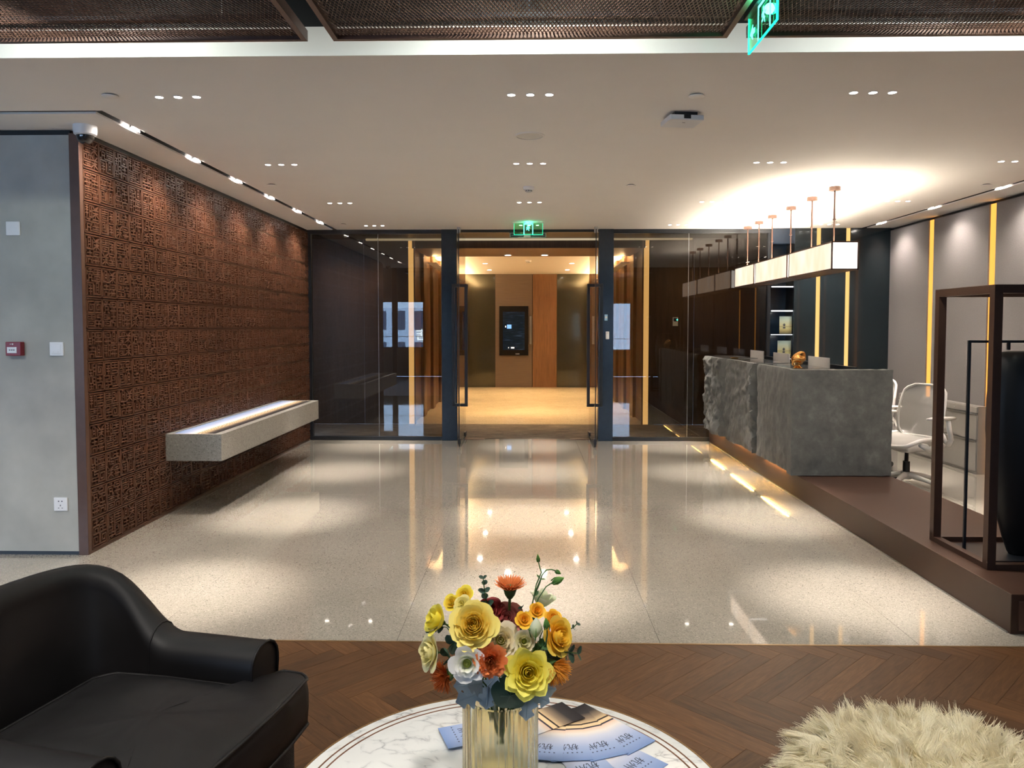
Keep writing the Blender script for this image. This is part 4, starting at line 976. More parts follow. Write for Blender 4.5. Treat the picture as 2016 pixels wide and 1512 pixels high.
t = thing('door_sticker', 'small pale blue notice on the dark door post above the card reader', 'sticker', (1.025, 10.146, 1.64))
MB().box(1.005, 10.1465, 1.60, 1.045, 10.1495, 1.68).build('notice', mat('pale_blue_print', (0.35, 0.6, 0.8), 0.4), t); MB().box(1.012, 10.1455, 1.63, 1.04, 10.1468, 1.655).build('notice_print', M['white'], t)
t = thing('wall_controller', 'small grey control panel with a green light beyond the glass', 'control panel', (2.264, 11.89, 1.6))
MB().box(2.225, 11.878, 1.53, 2.305, 11.899, 1.665).build('case', M['offwhite'], t, bevel=0.003); MB().box(2.24, 11.876, 1.60, 2.29, 11.879, 1.65).build('display', M['teal'], t)
MB().cyl((2.292, 11.874, 1.625), (2.292, 11.879, 1.625), 0.012, 12).build('green_indicator', M['exitbright'], t)

# lobby screen
def screen_mat():
    m, nt, b = new_mat('screen_picture'); tc = nt.nodes.new('ShaderNodeTexCoord'); mp = nt.nodes.new('ShaderNodeMapping'); mp.inputs['Scale'].default_value = (2, 1, 34); link(nt, tc.outputs['Generated'], mp.inputs[0])
    n = node(nt, 'ShaderNodeTexNoise', i_Scale=1.0, i_Detail=2.0); link(nt, mp.outputs[0], n.inputs['Vector'])
    b.inputs['Base Color'].default_value = (0.006, 0.010, 0.016, 1); b.inputs['Roughness'].default_value = 0.12
    link(nt, ramp(nt, n.outputs['Fac'], [(0.5, (0.004, 0.008, 0.014)), (0.62, (0.01, 0.02, 0.04)), (0.70, (0.05, 0.08, 0.13))]), b.inputs['Emission Color']); b.inputs['Emission Strength'].default_value = 0.4; return m
M['screen_frame'] = mat('dull_black_bezel', (0.004, 0.004, 0.005), 0.5, spec=0.15)
t = thing('wall_display', 'tall black display screen on the brown lobby panel', 'display screen', (-0.36, 19.2, 0.8))
MB().box(-0.724, 19.15, 0.80, 0.0, 19.218, 2.03).build('bezel', M['screen_frame'], t, bevel=0.004)
MB().box(-0.635, 19.146, 0.94, -0.09, 19.151, 1.89).build('screen', screen_mat(), t)
M['scr_blue'] = emit('screen_blue', (0.25, 0.5, 1.0), 0.9); M['scr_white'] = emit('screen_white', (1.0, 0.85, 0.7), 1.4)
MB().box(-0.53, 19.144, 1.47, -0.42, 19.147, 1.57).build('screen_icon', M['scr_blue'], t)
MB().box(-0.43, 19.144, 0.975, -0.35, 19.147, 1.01).box(-0.50, 19.144, 0.98, -0.485, 19.147, 1.01).box(-0.575, 19.144, 1.50, -0.555, 19.147, 1.54).build('screen_marks', M['scr_white'], t)
MB().box(-0.32, 19.144, 0.825, -0.22, 19.151, 0.85).build('maker_badge', M['steel'], t)
t = thing('door_pull', 'vertical steel pull on the brown lobby panel beside the screen', 'handle', (0.06, 19.19, 1.1))
MB().box(0.03, 19.17, 1.08, 0.085, 19.219, 1.78).build('pull_plate', M['steel'], t, bevel=0.004)
MB().cyl((0.058, 19.165, 1.12), (0.058, 19.165, 1.74), 0.01, 10).build('pull_bar', M['steel'], t)

# items on the grey wall
t = thing('fire_alarm', 'red fire alarm call point on the grey wall', 'fire alarm', (-3.37, 4.97, 1.375))
MB().box(-3.42, 4.945, 1.329, -3.318, 4.985, 1.42).build('case', M['red'], t, bevel=0.004)
MB().box(-3.408, 4.942, 1.347, -3.344, 4.946, 1.386).build('press_window', M['white'], t)
b = MB()
for k in range(3): b.box(-3.395 + k * .014, 4.9415, 1.364, -3.385 + k * .014, 4.9425, 1.370)
b.build('window_print', M['ink'], t); MB().cyl((-3.372, 4.944, 1.405), (-3.372, 4.946, 1.405), 0.006, 12).cyl((-3.386, 4.944, 1.405), (-3.386, 4.946, 1.405), 0.004, 12).build('indicator', M['offwhite'], t)
def plate(x, z, name, label, cat):
    t = thing(name, label, cat, (x, 4.985, z)); MB().box(x - .045, 4.974, z - .045, x + .045, 4.985, z + .045).build('plate', M['white'], t, bevel=0.003); return t
plate(-3.369, 2.161, 'blank_plate', 'square white blank plate high on the grey wall', 'wall plate')
t = plate(-3.101, 1.373, 'light_switch', 'white light switch beside the fire alarm', 'light switch')
MB().box(-3.133, 4.971, 1.345, -3.069, 4.975, 1.405).build('rocker', M['white'], t, bevel=0.002)
MB().box(-3.133, 4.9705, 1.341, -3.069, 4.9745, 1.3425).box(-3.12, 4.9695, 1.352, -3.114, 4.9712, 1.355).box(-3.09, 4.9695, 1.352, -3.084, 4.9712, 1.355).build('rocker_marks', M['offwhite'], t)
t = plate(-3.101, 0.343, 'power_socket', 'white power socket low on the grey wall', 'socket')
b = MB().box(-3.116, 4.9725, .360, -3.108, 4.9745, .366).box(-3.094, 4.9725, .360, -3.086, 4.9745, .366).box(-3.103, 4.9725, .330, -3.099, 4.9745, .340).box(-3.117, 4.9725, .316, -3.109, 4.9745, .3195).box(-3.093, 4.9725, .316, -3.085, 4.9745, .3195)
b.build('socket_holes', M['ink'], t)

# mesh ceiling panels of the lounge
def mesh_panel(x0, x1, label):
    t = thing('mesh_ceiling_panel', label, 'ceiling panel', ((x0 + x1) / 2, 2.2, 2.72), group='hanging metal mesh panels')
    y0, y1, fz, w = 1.35, 3.27, 0.045, 0.022
    f = MB().box(x0, y0, 2.72, x0 + w, y1, 2.72 + fz).box(x1 - w, y0, 2.72, x1, y1, 2.72 + fz).box(x0 + w, y0, 2.72, x1 - w, y0 + w, 2.72 + fz).box(x0 + w, y1 - w, 2.72, x1 - w, y1, 2.72 + fz)
    f.build('panel_frame', M['bronze'], t)
    b = MB(); px, py = 0.0157, 0.045                     # expanded metal diamond: strands run both diagonals
    sl = py / px; X0, X1, Y0, Y1 = x0 + w, x1 - w, y0 + w, y1 - w
    for sg in (1, -1):
        n = int(((X1 - X0) * sl + (Y1 - Y0)) / py) + 2
        for k in range(n):
            # line y = Y0 - sg... clipped to the panel
            c = (Y0 - (X1 - X0) * sl if sg > 0 else Y0) + k * py
            xa, xb = X0, X1; ya, yb = (c, c + (X1 - X0) * sl) if sg > 0 else (c, c - (X1 - X0) * sl)
            def cut(xa, ya, xb, yb):
                if yb == ya: return None
                for lim, lo in ((Y0, True), (Y1, False)):
                    for e in (0, 1):
                        yy = ya if e == 0 else yb
                        if (yy < lim) if lo else (yy > lim):
                            tt = (lim - ya) / (yb - ya)
                            if tt <= 0 and e == 1 or tt >= 1 and e == 0: return None
                            nx = xa + tt * (xb - xa)
                            if e == 0: xa, ya = nx, lim
                            else: xb, yb = nx, lim
                return (xa, ya, xb, yb) if xb - xa > 1e-3 else None
            r = cut(xa, ya, xb, yb)
            if not r: continue
            p, q_ = Vector(r[:2]), Vector(r[2:]); d = (q_ - p).normalized(); n_ = Vector((-d.y, d.x)) * 0.0015
            z0, z1 = (2.735, 2.7385) if sg > 0 else (2.7375, 2.741)
            b.prism([tuple(p - n_), tuple(q_ - n_), tuple(q_ + n_), tuple(p + n_)], z0, z1)
    b.build('expanded_mesh', M['bronze'], t, kind='stuff')
    k = MB()
    for x in (x0 + 0.3, (x0 + x1) / 2, x1 - 0.3):
        for y in (1.6, 3.12): k.cyl((x, y, 2.765), (x, y, 3.3), 0.005, 8)
    for x in (x0 + 0.15,): k.box(x0 + w, 3.10, 2.746, x1 - w, 3.13, 2.765)
    k.build('hanger', M['black'], t)
mesh_panel(-2.75, -0.930, 'bronze metal mesh ceiling panel on the carved wall side')
mesh_panel(-0.820, 0.826, 'bronze metal mesh ceiling panel over the middle')
mesh_panel(0.905, 2.75, 'bronze metal mesh ceiling panel behind the hanging exit sign')

# ================================================================== FOREGROUND: ARMCHAIR
ac = thing('armchair', 'black brown leather tub armchair with woven outer sides beside the marble table', 'armchair', (-0.885, 1.965, 0), math.radians(-13))
def arm_path(n=70):
    """centre line of arms and back in plan, from the near arm front round to the far arm front"""
    pts = []
    for k in range(n + 1):
        t = -1 + 2 * k / n                                   # -1 near arm front, 0 back centre, 1 far arm front
        a = t * PI / 2
        e = 0.42
        c, s = math.cos(a), math.sin(a)
        x = -0.60 * abs(c) ** e; y = 0.335 * math.copysign(abs(s) ** e, s)
        pts.append((x, y))
    # equal spacing
    d = [0]
    for i in range(1, len(pts)): d.append(d[-1] + math.dist(pts[i], pts[i - 1]))
    out = []
    for k in range(n + 1):
        q = d[-1] * k / n; i = max(j for j in range(len(d)) if d[j] <= q + 1e-9); i = min(i, len(pts) - 2)
        f = (q - d[i]) / max(1e-9, d[i + 1] - d[i]); out.append((pts[i][0] + f * (pts[i + 1][0] - pts[i][0]), pts[i][1] + f * (pts[i + 1][1] - pts[i][1])))
    return out
pth = arm_path(); NP_ = len(pth)
def sstep(a, b, x): t = min(1, max(0, (x - a) / (b - a))); return t * t * (3 - 2 * t)
lea, wov, pip = [], [], []
for k, (x, y) in enumerate(pth):
    a = pth[max(0, k - 1)]; b = pth[min(NP_ - 1, k + 1)]
    tx, ty = b[0] - a[0], b[1] - a[1]; l = math.hypot(tx, ty); nx, ny = ty / l, -tx / l        # outward
    if nx * x + ny * y < 0: nx, ny = -nx, -ny
    bk = sstep(-0.29, -0.56, x)                             # 0 on the arms, 1 on the back
    zt = 0.555 + 0.015 * bk + 0.205 * sstep(-0.30, -0.585, x) - 0.012 * (y / 0.335) ** 2 * bk
    th = 0.072 - 0.026 * bk                                 # half thickness
    lean = 0.055 * bk
    sec = []
    for (o, z) in ((-0.055, 0.20), (-0.060, 0.34), (-0.070 + 0.01 * bk, zt - 0.13), (-th, zt - 0.075)): sec.append((o, z))
    for m_ in range(9):
        an = PI - PI * m_ / 8; sec.append((th * math.cos(an), zt - 0.062 + 0.062 * math.sin(an)))
    sec += [(th, zt - 0.085), (th * 0.93, zt - 0.12)]
    row = []
    for o, z in sec:
        oo = o + lean * sstep(0.35, 0.75, z); row.append((x + nx * oo, y + ny * oo, z))
    lea.append(row)
    zb = zt - 0.12
    rw = []
    for m_ in range(7):
        z = zb + (0.07 - zb) * m_ / 6; oo = th * 0.92 - 0.035 * (m_ / 6) + lean * sstep(0.35, 0.75, z); rw.append((x + nx * oo, y + ny * oo, z))
    wov.append(rw)
sh = MB().grid(lea)
for r_ in (lea[0], lea[-1]):                                 # flat front panels of the arms
    o = len(sh.v); sh.v.extend(r_); sh.f.append(tuple(range(o, o + len(r_))))
sh.build('leather_shell', M['leather'], ac, smooth=50, local=True)
MB().grid(wov).build('woven_outside', M['woven'], ac, smooth=60, local=True)
for r_ in (lea[0], lea[-1]):
    MB().tube([(x + 0.004, y, z) for x, y, z in r_], 0.0045, 6).build('arm_piping', M['leather'], ac, smooth=180, local=True)
for s in (-1, 1):
    kk = 15 if s < 0 else NP_ - 16
    MB().tube([(x, y, z + 0.0015) for x, y, z in lea[kk]], 0.003, 6).build('seam', M['leather'], ac, smooth=180, local=True)
# seat cushion, T-shaped with ears in front of the arms
def cush_outline(s):
    pts = []
    base = [(-0.50, -0.20), (-0.46, -0.245), (-0.30, -0.26), (0.0, -0.262), (0.018, -0.275), (0.022, -0.37), (0.035, -0.388), (0.10, -0.385), (0.135, -0.36), (0.150, -0.22), (0.156, 0.0)]
    full = base + [(x, -y) for x, y in base[-2::-1]]
    return [(x, y) for x, y in full]
ol = cush_outline(1)
def resample(poly, n):
    q = [Vector(p) for p in poly] ; L_ = [0]
    for i in range(len(q)): L_.append(L_[-1] + (q[(i + 1) % len(q)] - q[i]).length)
    out = []
    for k in range(n):
        d = L_[-1] * k / n; i = max(j for j in range(len(q)) if L_[j] <= d + 1e-9); f = (d - L_[i]) / max(1e-9, L_[i + 1] - L_[i]); out.append(q[i].lerp(q[(i + 1) % len(q)], f))
    return out
rs = resample(ol, 120); cc = Vector((-0.14, 0))
rings = []
def cz(x, y): return 0.455 - 0.10 * 0 + 0.024 * (1 - min(1, ((x + 0.14) / 0.32) ** 2)) * (1 - min(1, (y / 0.4) ** 2)) + 0.006 * mnoise.fractal(Vector((x * 7, y * 7, 1.5)), 0.9, 2, 3)
for (ins, z) in ((0.012, 0.300), (0.0, 0.312), (-0.004, 0.36), (-0.004, 0.41), (0.0, 0.437), (0.006, 0.447)):
    rings.append([((p + (cc - p).normalized() * ins).x, (p + (cc - p).normalized() * ins).y, z) for p in rs])
for f in (0.03, 0.08, 0.16, 0.28, 0.42, 0.58, 0.75, 0.9):
    row = []
    for p in rs:
        q = p.lerp(cc, f); z0 = 0.449; row.append((q.x, q.y, z0 + (cz(q.x, q.y) - 0.449) * min(1, f / 0.25)))
    rings.append(row)
cu = MB().grid(rings, cv=True); o = len(cu.v); cu.v.append((cc.x, cc.y, cz(cc.x, cc.y)))
nb = (len(rings) - 1) * 120
for k in range(120): cu.f.append((nb + k, nb + (k + 1) % 120, o))
cu.build('seat_cushion', M['leather'], ac, smooth=60, local=True)
for z in (0.446, 0.306): MB().tube([(p.x, p.y, z) for p in rs], 0.005, 6, closed=True).build('cushion_piping', M['leather'], ac, smooth=180, local=True)
base = [(-0.58, -0.22), (-0.5, -0.32), (-0.3, -0.36), (0.06, -0.365), (0.10, -0.34), (0.112, 0), (0.10, 0.34), (0.06, 0.365), (-0.3, 0.36), (-0.5, 0.32), (-0.58, 0.22)]
MB().prism(base, 0.06, 0.302).build('woven_base', M['woven'], ac, local=True, bevel=0.012)
for x, y in ((-0.45, -0.25), (-0.45, 0.25), (0.03, -0.29), (0.03, 0.29)): MB().cyl((x, y, 0.0), (x, y, 0.062), 0.016, 12, 0.022).build('leg', M['black'], ac, smooth=40, local=True)

# ================================================================== ROUND MARBLE TABLE
TX, TY, TZ, TR = -0.045, 1.672, 0.45, 0.515
tb = thing('round_table', 'round white marble coffee table with copper ring inlays', 'table', (TX, TY, 0))
MB().lathe([(0, -0.02), (TR - 0.006, -0.02), (TR - 0.004, -0.018), (TR - 0.004, -0.0005), (TR - 0.005, 0), (0, 0)], 128, (TX, TY, TZ)).build('marble_top', M['marble'], tb, smooth=30)
MB().lathe([(TR - 0.004, -0.028), (TR, -0.028), (TR, 0.0012), (TR - 0.004, 0.0012), (TR - 0.004, -0.028)], 128, (TX, TY, TZ)).build('metal_edge', M['brass'], tb, smooth=30)
for r in (TR - 0.034, TR - 0.052):
    MB().lathe([(r - 0.0022, -0.001), (r - 0.0022, 0.0006), (r + 0.0022, 0.0006), (r + 0.0022, -0.001)], 128, (TX, TY, TZ)).build('inlay_ring', M['copper'], tb)
MB().lathe([(0, 0), (0.30, 0), (0.30, 0.012), (0.05, 0.03), (0.045, 0.40), (0.20, 0.42), (0, 0.421)], 64, (TX, TY, 0)).build('pedestal', M['brass'], tb, smooth=40)
# leaflets fanned out behind the vase: direction of the blue end, centre
FAN = [((0.30, 1.0), 0.02, 'dark end'), ]
def fan(cx, cy, dx, dy, lvl, label):
    leaflet((cx, cy, TZ + 0.0004 + lvl * 0.0013), math.atan2(dy, dx) - PI / 2, label, 'leaflets fanned on the marble table')
fan(0.215, 1.888, 0.72, -0.70, 0, 'lowest leaflet of the table fan, blue end showing under the others')
fan(0.120, 1.882, 0.42, -0.91, 1, 'second lowest leaflet of the table fan, mostly covered')
fan(0.205, 2.000, 0.66, -0.75, 2, 'leaflet of the table fan pointing farthest from the vase')
fan(0.155, 1.975, 0.38, -0.925, 3, 'leaflet second farthest from the vase in the table fan')
fan(0.096, 1.965, 0.10, -0.995, 4, 'middle leaflet of the table fan')
fan(0.045, 1.965, -0.10, -0.995, 5, 'leaflet of the table fan next to the glass vase')
fan(-0.10, 1.975, -0.93, -0.36, 6, 'leaflet poking out on the armchair side of the vase')
fan(0.020, 2.010, -0.83, -0.56, 7, 'top leaflet of the table fan, dark end turned to the parquet')

# ================================================================== VASE AND FLOWERS
VX, VY, VZ = -0.063, 1.715, TZ + 0.0006
va = thing('glass_vase', 'ribbed amber glass vase on the marble table', 'vase', (VX, VY, VZ))
gm, nt, b_ = new_mat('amber_ribbed_glass'); b_.inputs['Base Color'].default_value = (1.0, 0.91, 0.62, 1); b_.inputs['Transmission Weight'].default_value = 1.0
b_.inputs['Roughness'].default_value = 0.16; b_.inputs['IOR'].default_value = 1.40
nz = node(nt, 'ShaderNodeTexNoise', i_Scale=30.0); link(nt, coords(nt, 'Object', (1, 1, 0.1)), nz.inputs['Vector']); bump(nt, b_, nz.outputs['Fac'], 0.05, 0.002)
ribs = lambda k: 0.020 * (1 if k % 4 in (0, 1) else -0.2) * 0.8 + 0.006 * math.sin(k * 1.3)
MB().lathe([(0, 0), (0.083, 0), (0.085, 0.004), (0.085, 0.232), (0.083, 0.235), (0.078, 0.233), (0.077, 0.016), (0, 0.014)], 144, (VX, VY, VZ), ribs).build('ribbed_glass', gm, va, smooth=30)
def petal_mat(name, inner, outer, tip=None, rough=0.55, trans=0.25):
    m, nt, b = new_mat(name); tc = nt.nodes.new('ShaderNodeTexCoord'); 
    n = node(nt, 'ShaderNodeTexNoise', i_Scale=60.0, i_Detail=3.0); link(nt, tc.outputs['Object'], n.inputs['Vector'])
    ln = node(nt, 'ShaderNodeVectorMath', operation='LENGTH'); link(nt, tc.outputs['Object'], ln.inputs[0])
    mr = node(nt, 'ShaderNodeMapRange', i_1=0.0, i_2=0.05); link(nt, ln.outputs['Value'], mr.inputs[0])
    ad = node(nt, 'ShaderNodeMath', operation='MULTIPLY_ADD', i_1=0.25, i_2=-0.12); link(nt, n.outputs['Fac'], ad.inputs[0])
    a2 = node(nt, 'ShaderNodeMath', operation='ADD'); link(nt, mr.outputs[0], a2.inputs[0]); link(nt, ad.outputs[0], a2.inputs[1])
    st = [(0.1, inner), (0.6, outer)] + ([(0.95, tip)] if tip else [])
    c = ramp(nt, a2.outputs[0], st); link(nt, c, b.inputs['Base Color']); b.inputs['Roughness'].default_value = rough; b.inputs['Specular IOR Level'].default_value = 0.25
    tr = nt.nodes.new('ShaderNodeBsdfTranslucent'); link(nt, c, tr.inputs[0]); mx = nt.nodes.new('ShaderNodeMixShader'); mx.inputs[0].default_value = trans
    link(nt, b.outputs[0], mx.inputs[1]); link(nt, tr.outputs[0], mx.inputs[2]); link(nt, mx.outputs[0], nt.nodes['Material Output'].inputs[0]); return m
F = {}
F['yellow'] = petal_mat('butter_yellow_petal', (0.80, 0.46, 0.05), (0.88, 0.66, 0.10), (0.90, 0.76, 0.22))
F['lemon'] = petal_mat('lemon_petal', (0.80, 0.55, 0.04), (0.86, 0.74, 0.08), (0.88, 0.80, 0.16))
F['gold'] = petal_mat('golden_petal', (0.85, 0.42, 0.03), (0.90, 0.58, 0.05), (0.90, 0.68, 0.12))
F['pale'] = petal_mat('pale_yellow_petal', (0.72, 0.62, 0.15), (0.80, 0.72, 0.34), (0.84, 0.78, 0.48))
F['white'] = petal_mat('white_petal', (0.50, 0.56, 0.22), (0.84, 0.82, 0.76), (0.88, 0.85, 0.82))
F['cream'] = petal_mat('cream_petal', (0.78, 0.66, 0.36), (0.82, 0.74, 0.52), (0.84, 0.78, 0.62))
F['blush'] = petal_mat('blush_petal', (0.58, 0.56, 0.16), (0.78, 0.68, 0.52), (0.80, 0.55, 0.40))
F['orange'] = petal_mat('coral_orange_petal', (0.62, 0.13, 0.03), (0.74, 0.22, 0.06), (0.76, 0.26, 0.12))
F['rust'] = petal_mat('rust_petal', (0.30, 0.05, 0.012), (0.52, 0.11, 0.02), (0.66, 0.20, 0.04))
F['amber'] = petal_mat('amber_petal', (0.50, 0.18, 0.02), (0.78, 0.32, 0.03), (0.84, 0.42, 0.06))
F['red'] = petal_mat('dark_red_petal', (0.16, 0.012, 0.012), (0.26, 0.03, 0.03), (0.34, 0.08, 0.08))
F['pinkred'] = petal_mat('dusky_pink_petal', (0.36, 0.10, 0.08), (0.44, 0.14, 0.13), (0.50, 0.20, 0.16))
F['greenwhite'] = petal_mat('green_white_petal', (0.42, 0.52, 0.20), (0.66, 0.70, 0.44), (0.76, 0.78, 0.62))
F['bud'] = petal_mat('green_bud', (0.06, 0.16, 0.03), (0.14, 0.30, 0.06), (0.30, 0.46, 0.16))
F['stem'] = petal_mat('stem_green', (0.035, 0.075, 0.02), (0.05, 0.10, 0.03), trans=0.05)
F['eucalyptus'] = petal_mat('eucalyptus_leaf', (0.030, 0.060, 0.040), (0.045, 0.085, 0.062), trans=0.12)
F['bigleaf'] = petal_mat('dark_round_leaf', (0.015, 0.035, 0.022), (0.022, 0.050, 0.032), trans=0.08)
F['leaf'] = petal_mat('green_leaf', (0.045, 0.11, 0.035), (0.06, 0.14, 0.05), trans=0.15)
F['dusty'] = petal_mat('dusty_blue_leaf', (0.27, 0.34, 0.38), (0.36, 0.43, 0.47), trans=0.12)

NECK = Vector((VX, VY, VZ + 0.20))
def flower_root(name, label, cat, pos, face, group):
    q = Vector((0, 0, 1)).rotation_difference(Vector(face).normalized())
    return thing(name, label, cat, pos, group=group, quat=q)
def add_stem(t, r=0.0022, m='stem', pull=0.6):
    """stem from the flower's back down through the vase neck"""
    w = W[t]; p0 = w.translation - (w.to_3x3() @ Vector((0, 0, 1))) * 0.002
    back = (w.to_3x3() @ Vector((0, 0, -1))) * 0.05
    ang = math.atan2(p0.y - VY, p0.x - VX); rad = min(0.035, 0.4 * math.hypot(p0.x - VX, p0.y - VY))
    neck = Vector((VX + rad * math.cos(ang), VY + rad * math.sin(ang), VZ + 0.21)); foot = Vector((VX - rad * math.cos(ang) * 1.3, VY - rad * math.sin(ang) * 1.3, VZ + 0.03))
    pts = []
    for k in range(11):
        s = k / 10; a, b, c = p0, p0 + back, neck
        pts.append((1 - s) ** 2 * a + 2 * s * (1 - s) * b + s * s * c)
    pts += [neck.lerp(foot, s) for s in (0.25, 0.5)]
    MB().tube(pts, r, 6).build('stem', F[m], t, smooth=180)
def petal_grid(phi, wid, R, Hh, curl, rnd, n=6, point=0.0, base=0.0, ruffle=0.0):
    rows = []
    for i in range(n + 1):
        u = -1 + 2 * i / n; row = []
        vmax = 1 - 0.22 * abs(u) ** 3 + point * (1 - abs(u)) ** 2
        for j in range(n + 1):
            v = vmax * j / n
            c_ = max(0.0, v - 0.5) * 2
            rho = R * (1 - max(0.0, 1 - v) ** 2.1) * (1 + curl * c_ * c_); h = Hh * (v ** 1.25) - Hh * 0.45 * max(0, curl) * c_ ** 2.5
            ph = phi + u * wid * (0.75 + 0.25 * v)
            rf = ruffle * v * v * math.sin(u * 9 + phi * 3); 
            row.append(((rho + rf) * math.cos(ph), (rho + rf) * math.sin(ph), h + rf * 0.6 + rnd * v * u * 0.12 * Hh))
        rows.append(row)
    return rows
THROAT = petal_mat('yellow_green_throat', (0.30, 0.34, 0.05), (0.46, 0.48, 0.10), trans=0.05)
def rose(name, label, pos, face, R, m, group, layers=((3, .12, .85, -.3), (4, .25, .9, -.2), (5, .40, .92, -.08), (5, .56, .86, .06), (6, .72, .72, .22), (6, .88, .54, .38)), point=0.0, ruffle=0.0, cat='flower', stem=True, seed=0, inner=None):
    t = flower_root(name, label, cat, pos, face, group); r = random.Random(seed + int(abs(pos[0]) * 1e4))
    off = 0.0
    for li, (n, rf, hf, curl) in enumerate(layers):
        off += r.uniform(0.3, 0.9)
        for k in range(n):
            phi = off + 2 * PI * k / n + r.uniform(-.15, .15); wid = PI / n * r.uniform(1.15, 1.4)
            b = MB().grid(petal_grid(phi, wid, R * rf * r.uniform(.93, 1.07), R * hf * r.uniform(.93, 1.05), curl + r.uniform(-.05, .08), r.uniform(-1, 1), 6, point if li >= len(layers) - 2 else 0, 0, ruffle * R))
            b.build('petal', F[inner] if inner and li == 0 else F[m], t, smooth=180, local=True)
    MB().lathe([(0, -0.006), (R * 0.16, -0.004), (R * 0.24, R * 0.10), (R * 0.10, R * 0.16), (0, R * .14)], 12).build('calyx', F['stem'], t, smooth=60, local=True)
    if m in ('white', 'blush', 'greenwhite', 'cream'): MB().lathe([(0.30 * R, R * .30), (0.20 * R, R * .42), (0.12 * R, R * .36), (0.10 * R, R * .52), (0, R * .58)], 14).build('throat', THROAT, t, smooth=60, local=True)
    if stem: add_stem(t)
    return t
def pincushion(name, label, pos, face, R, m, group, n=320, spread=1.5, cup=False):
    t = flower_root(name, label, 'flower', pos, face, group); b = MB(); r = random.Random(int(abs(pos[0]) * 1e4) + 3)
    for k in range(n):
        th = spread * math.sqrt(r.random()); ph = r.uniform(0, 2 * PI); L = R * r.uniform(.85, 1.05)
        d = Vector((math.sin(th) * math.cos(ph), math.sin(th) * math.sin(ph), math.cos(th)))
        p0 = d * R * .12; p1 = d * L * .6 + Vector((0, 0, .06 * R)); p2 = d * L + Vector((0, 0, (.22 if cup else .05) * R))
        b.tube([p0, p1, p2], [R * .022, R * .020, R * .012], 3, cap=False)
    b.build('petal_needles', F[m], t, local=True, kind='stuff')
    MB().lathe([(0, -R * .55), (R * .16, -R * .5), (R * .34, -R * .22), (R * .42, 0.02 * R), (R * .2, R * .1), (0, R * .12)], 16).build('calyx', F['stem'], t, smooth=60, local=True)
    add_stem(t, 0.003); return t
GR = 'flowers in the amber vase'
BQ = lambda px, py, Y: at(px, py, Y)
# large roses
rose('yellow_rose', 'largest butter yellow rose, full and open at the front of the bouquet', BQ(934, 1233, 1.63), (-0.05, -1, 0.62), 0.0435, 'yellow', GR,
     ((3, .10, .70, -.3), (4, .19, .76, -.25), (5, .28, .80, -.2), (6, .38, .84, -.12), (7, .49, .86, -.05), (7, .60, .82, .04), (8, .72, .74, .12), (8, .84, .62, .20), (7, .96, .48, .26)), ruffle=0.018, seed=1)
rose('yellow_rose', 'pointed lemon yellow rose low at the front of the bouquet', BQ(1038, 1322, 1.610), (0.12, -1, 0.35), 0.041, 'lemon', GR,
     ((3, .11, .78, -.3), (4, .20, .82, -.25), (5, .31, .86, -.15), (5, .43, .86, -.03), (6, .56, .82, .06), (6, .70, .74, .14), (7, .84, .62, .22), (7, .98, .46, .28)), point=0.14, seed=2, inner='yellow')
rose('white_lisianthus', 'white lisianthus with a green throat beside the orange carnation', BQ(921, 1303, 1.600), (-0.05, -1, 0.12), 0.0325, 'white', GR,
     ((4, .42, .95, .10), (5, .62, .90, .35), (5, .80, .72, .5)), ruffle=0.03, seed=3)
rose('orange_carnation', 'coral orange carnation in the middle of the bouquet', BQ(966, 1300, 1.598), (0, -1, 0.3), 0.030, 'orange', GR,
     ((6, .14, .90, -.1), (8, .27, .95, 0), (9, .40, .97, .05), (10, .54, .93, .12), (11, .68, .82, .2), (12, .82, .65, .28), (12, .94, .46, .3)), ruffle=0.07, seed=4)
rose('blush_lisianthus', 'small blush lisianthus with a green eye above the lemon rose', BQ(1031, 1262, 1.63), (0.1, -1, 0.35), 0.023, 'blush', GR, ((4, .36, .95, -.05), (5, .58, .92, .05), (5, .82, .75, .3)), ruffle=0.03, seed=5)
rose('cream_rose', 'soft cream rose behind the orange carnation', BQ(985, 1262, 1.66), (0.1, -0.9, 0.5), 0.036, 'cream', GR, ruffle=0.03, seed=6)
rose('red_rose', 'dark red rose half hidden behind the big yellow rose', BQ(966, 1208, 1.74), (0.0, -0.55, 0.8), 0.030, 'red', GR, seed=7)
rose('pink_rose', 'dusky pink rose behind the orange gerbera stem', BQ(995, 1222, 1.74), (0.15, -0.7, 0.7), 0.034, 'pinkred', GR, seed=8)
rose('golden_rose', 'golden yellow rose on the side toward the fur stool', BQ(1090, 1254, 1.66), (0.75, -0.75, 0.35), 0.037, 'gold', GR, seed=9)
rose('pale_rose', 'pale yellow rose on the side toward the armchair', BQ(858, 1284, 1.65), (-0.9, -0.55, 0.2), 0.036, 'pale', GR, seed=10)
rose('lemon_bloom', 'long lemon yellow bloom leaning toward the armchair', BQ(872, 1226, 1.68), (-0.8, -0.4, 0.5), 0.030, 'lemon', GR, ((3, .3, 1.3, 0), (5, .6, 1.2, .1), (5, .9, 1.0, .3)), seed=11)
SM = ((3, .2, .8, -.2), (4, .42, .8, -.05), (5, .66, .7, .15), (5, .85, .5, .35))
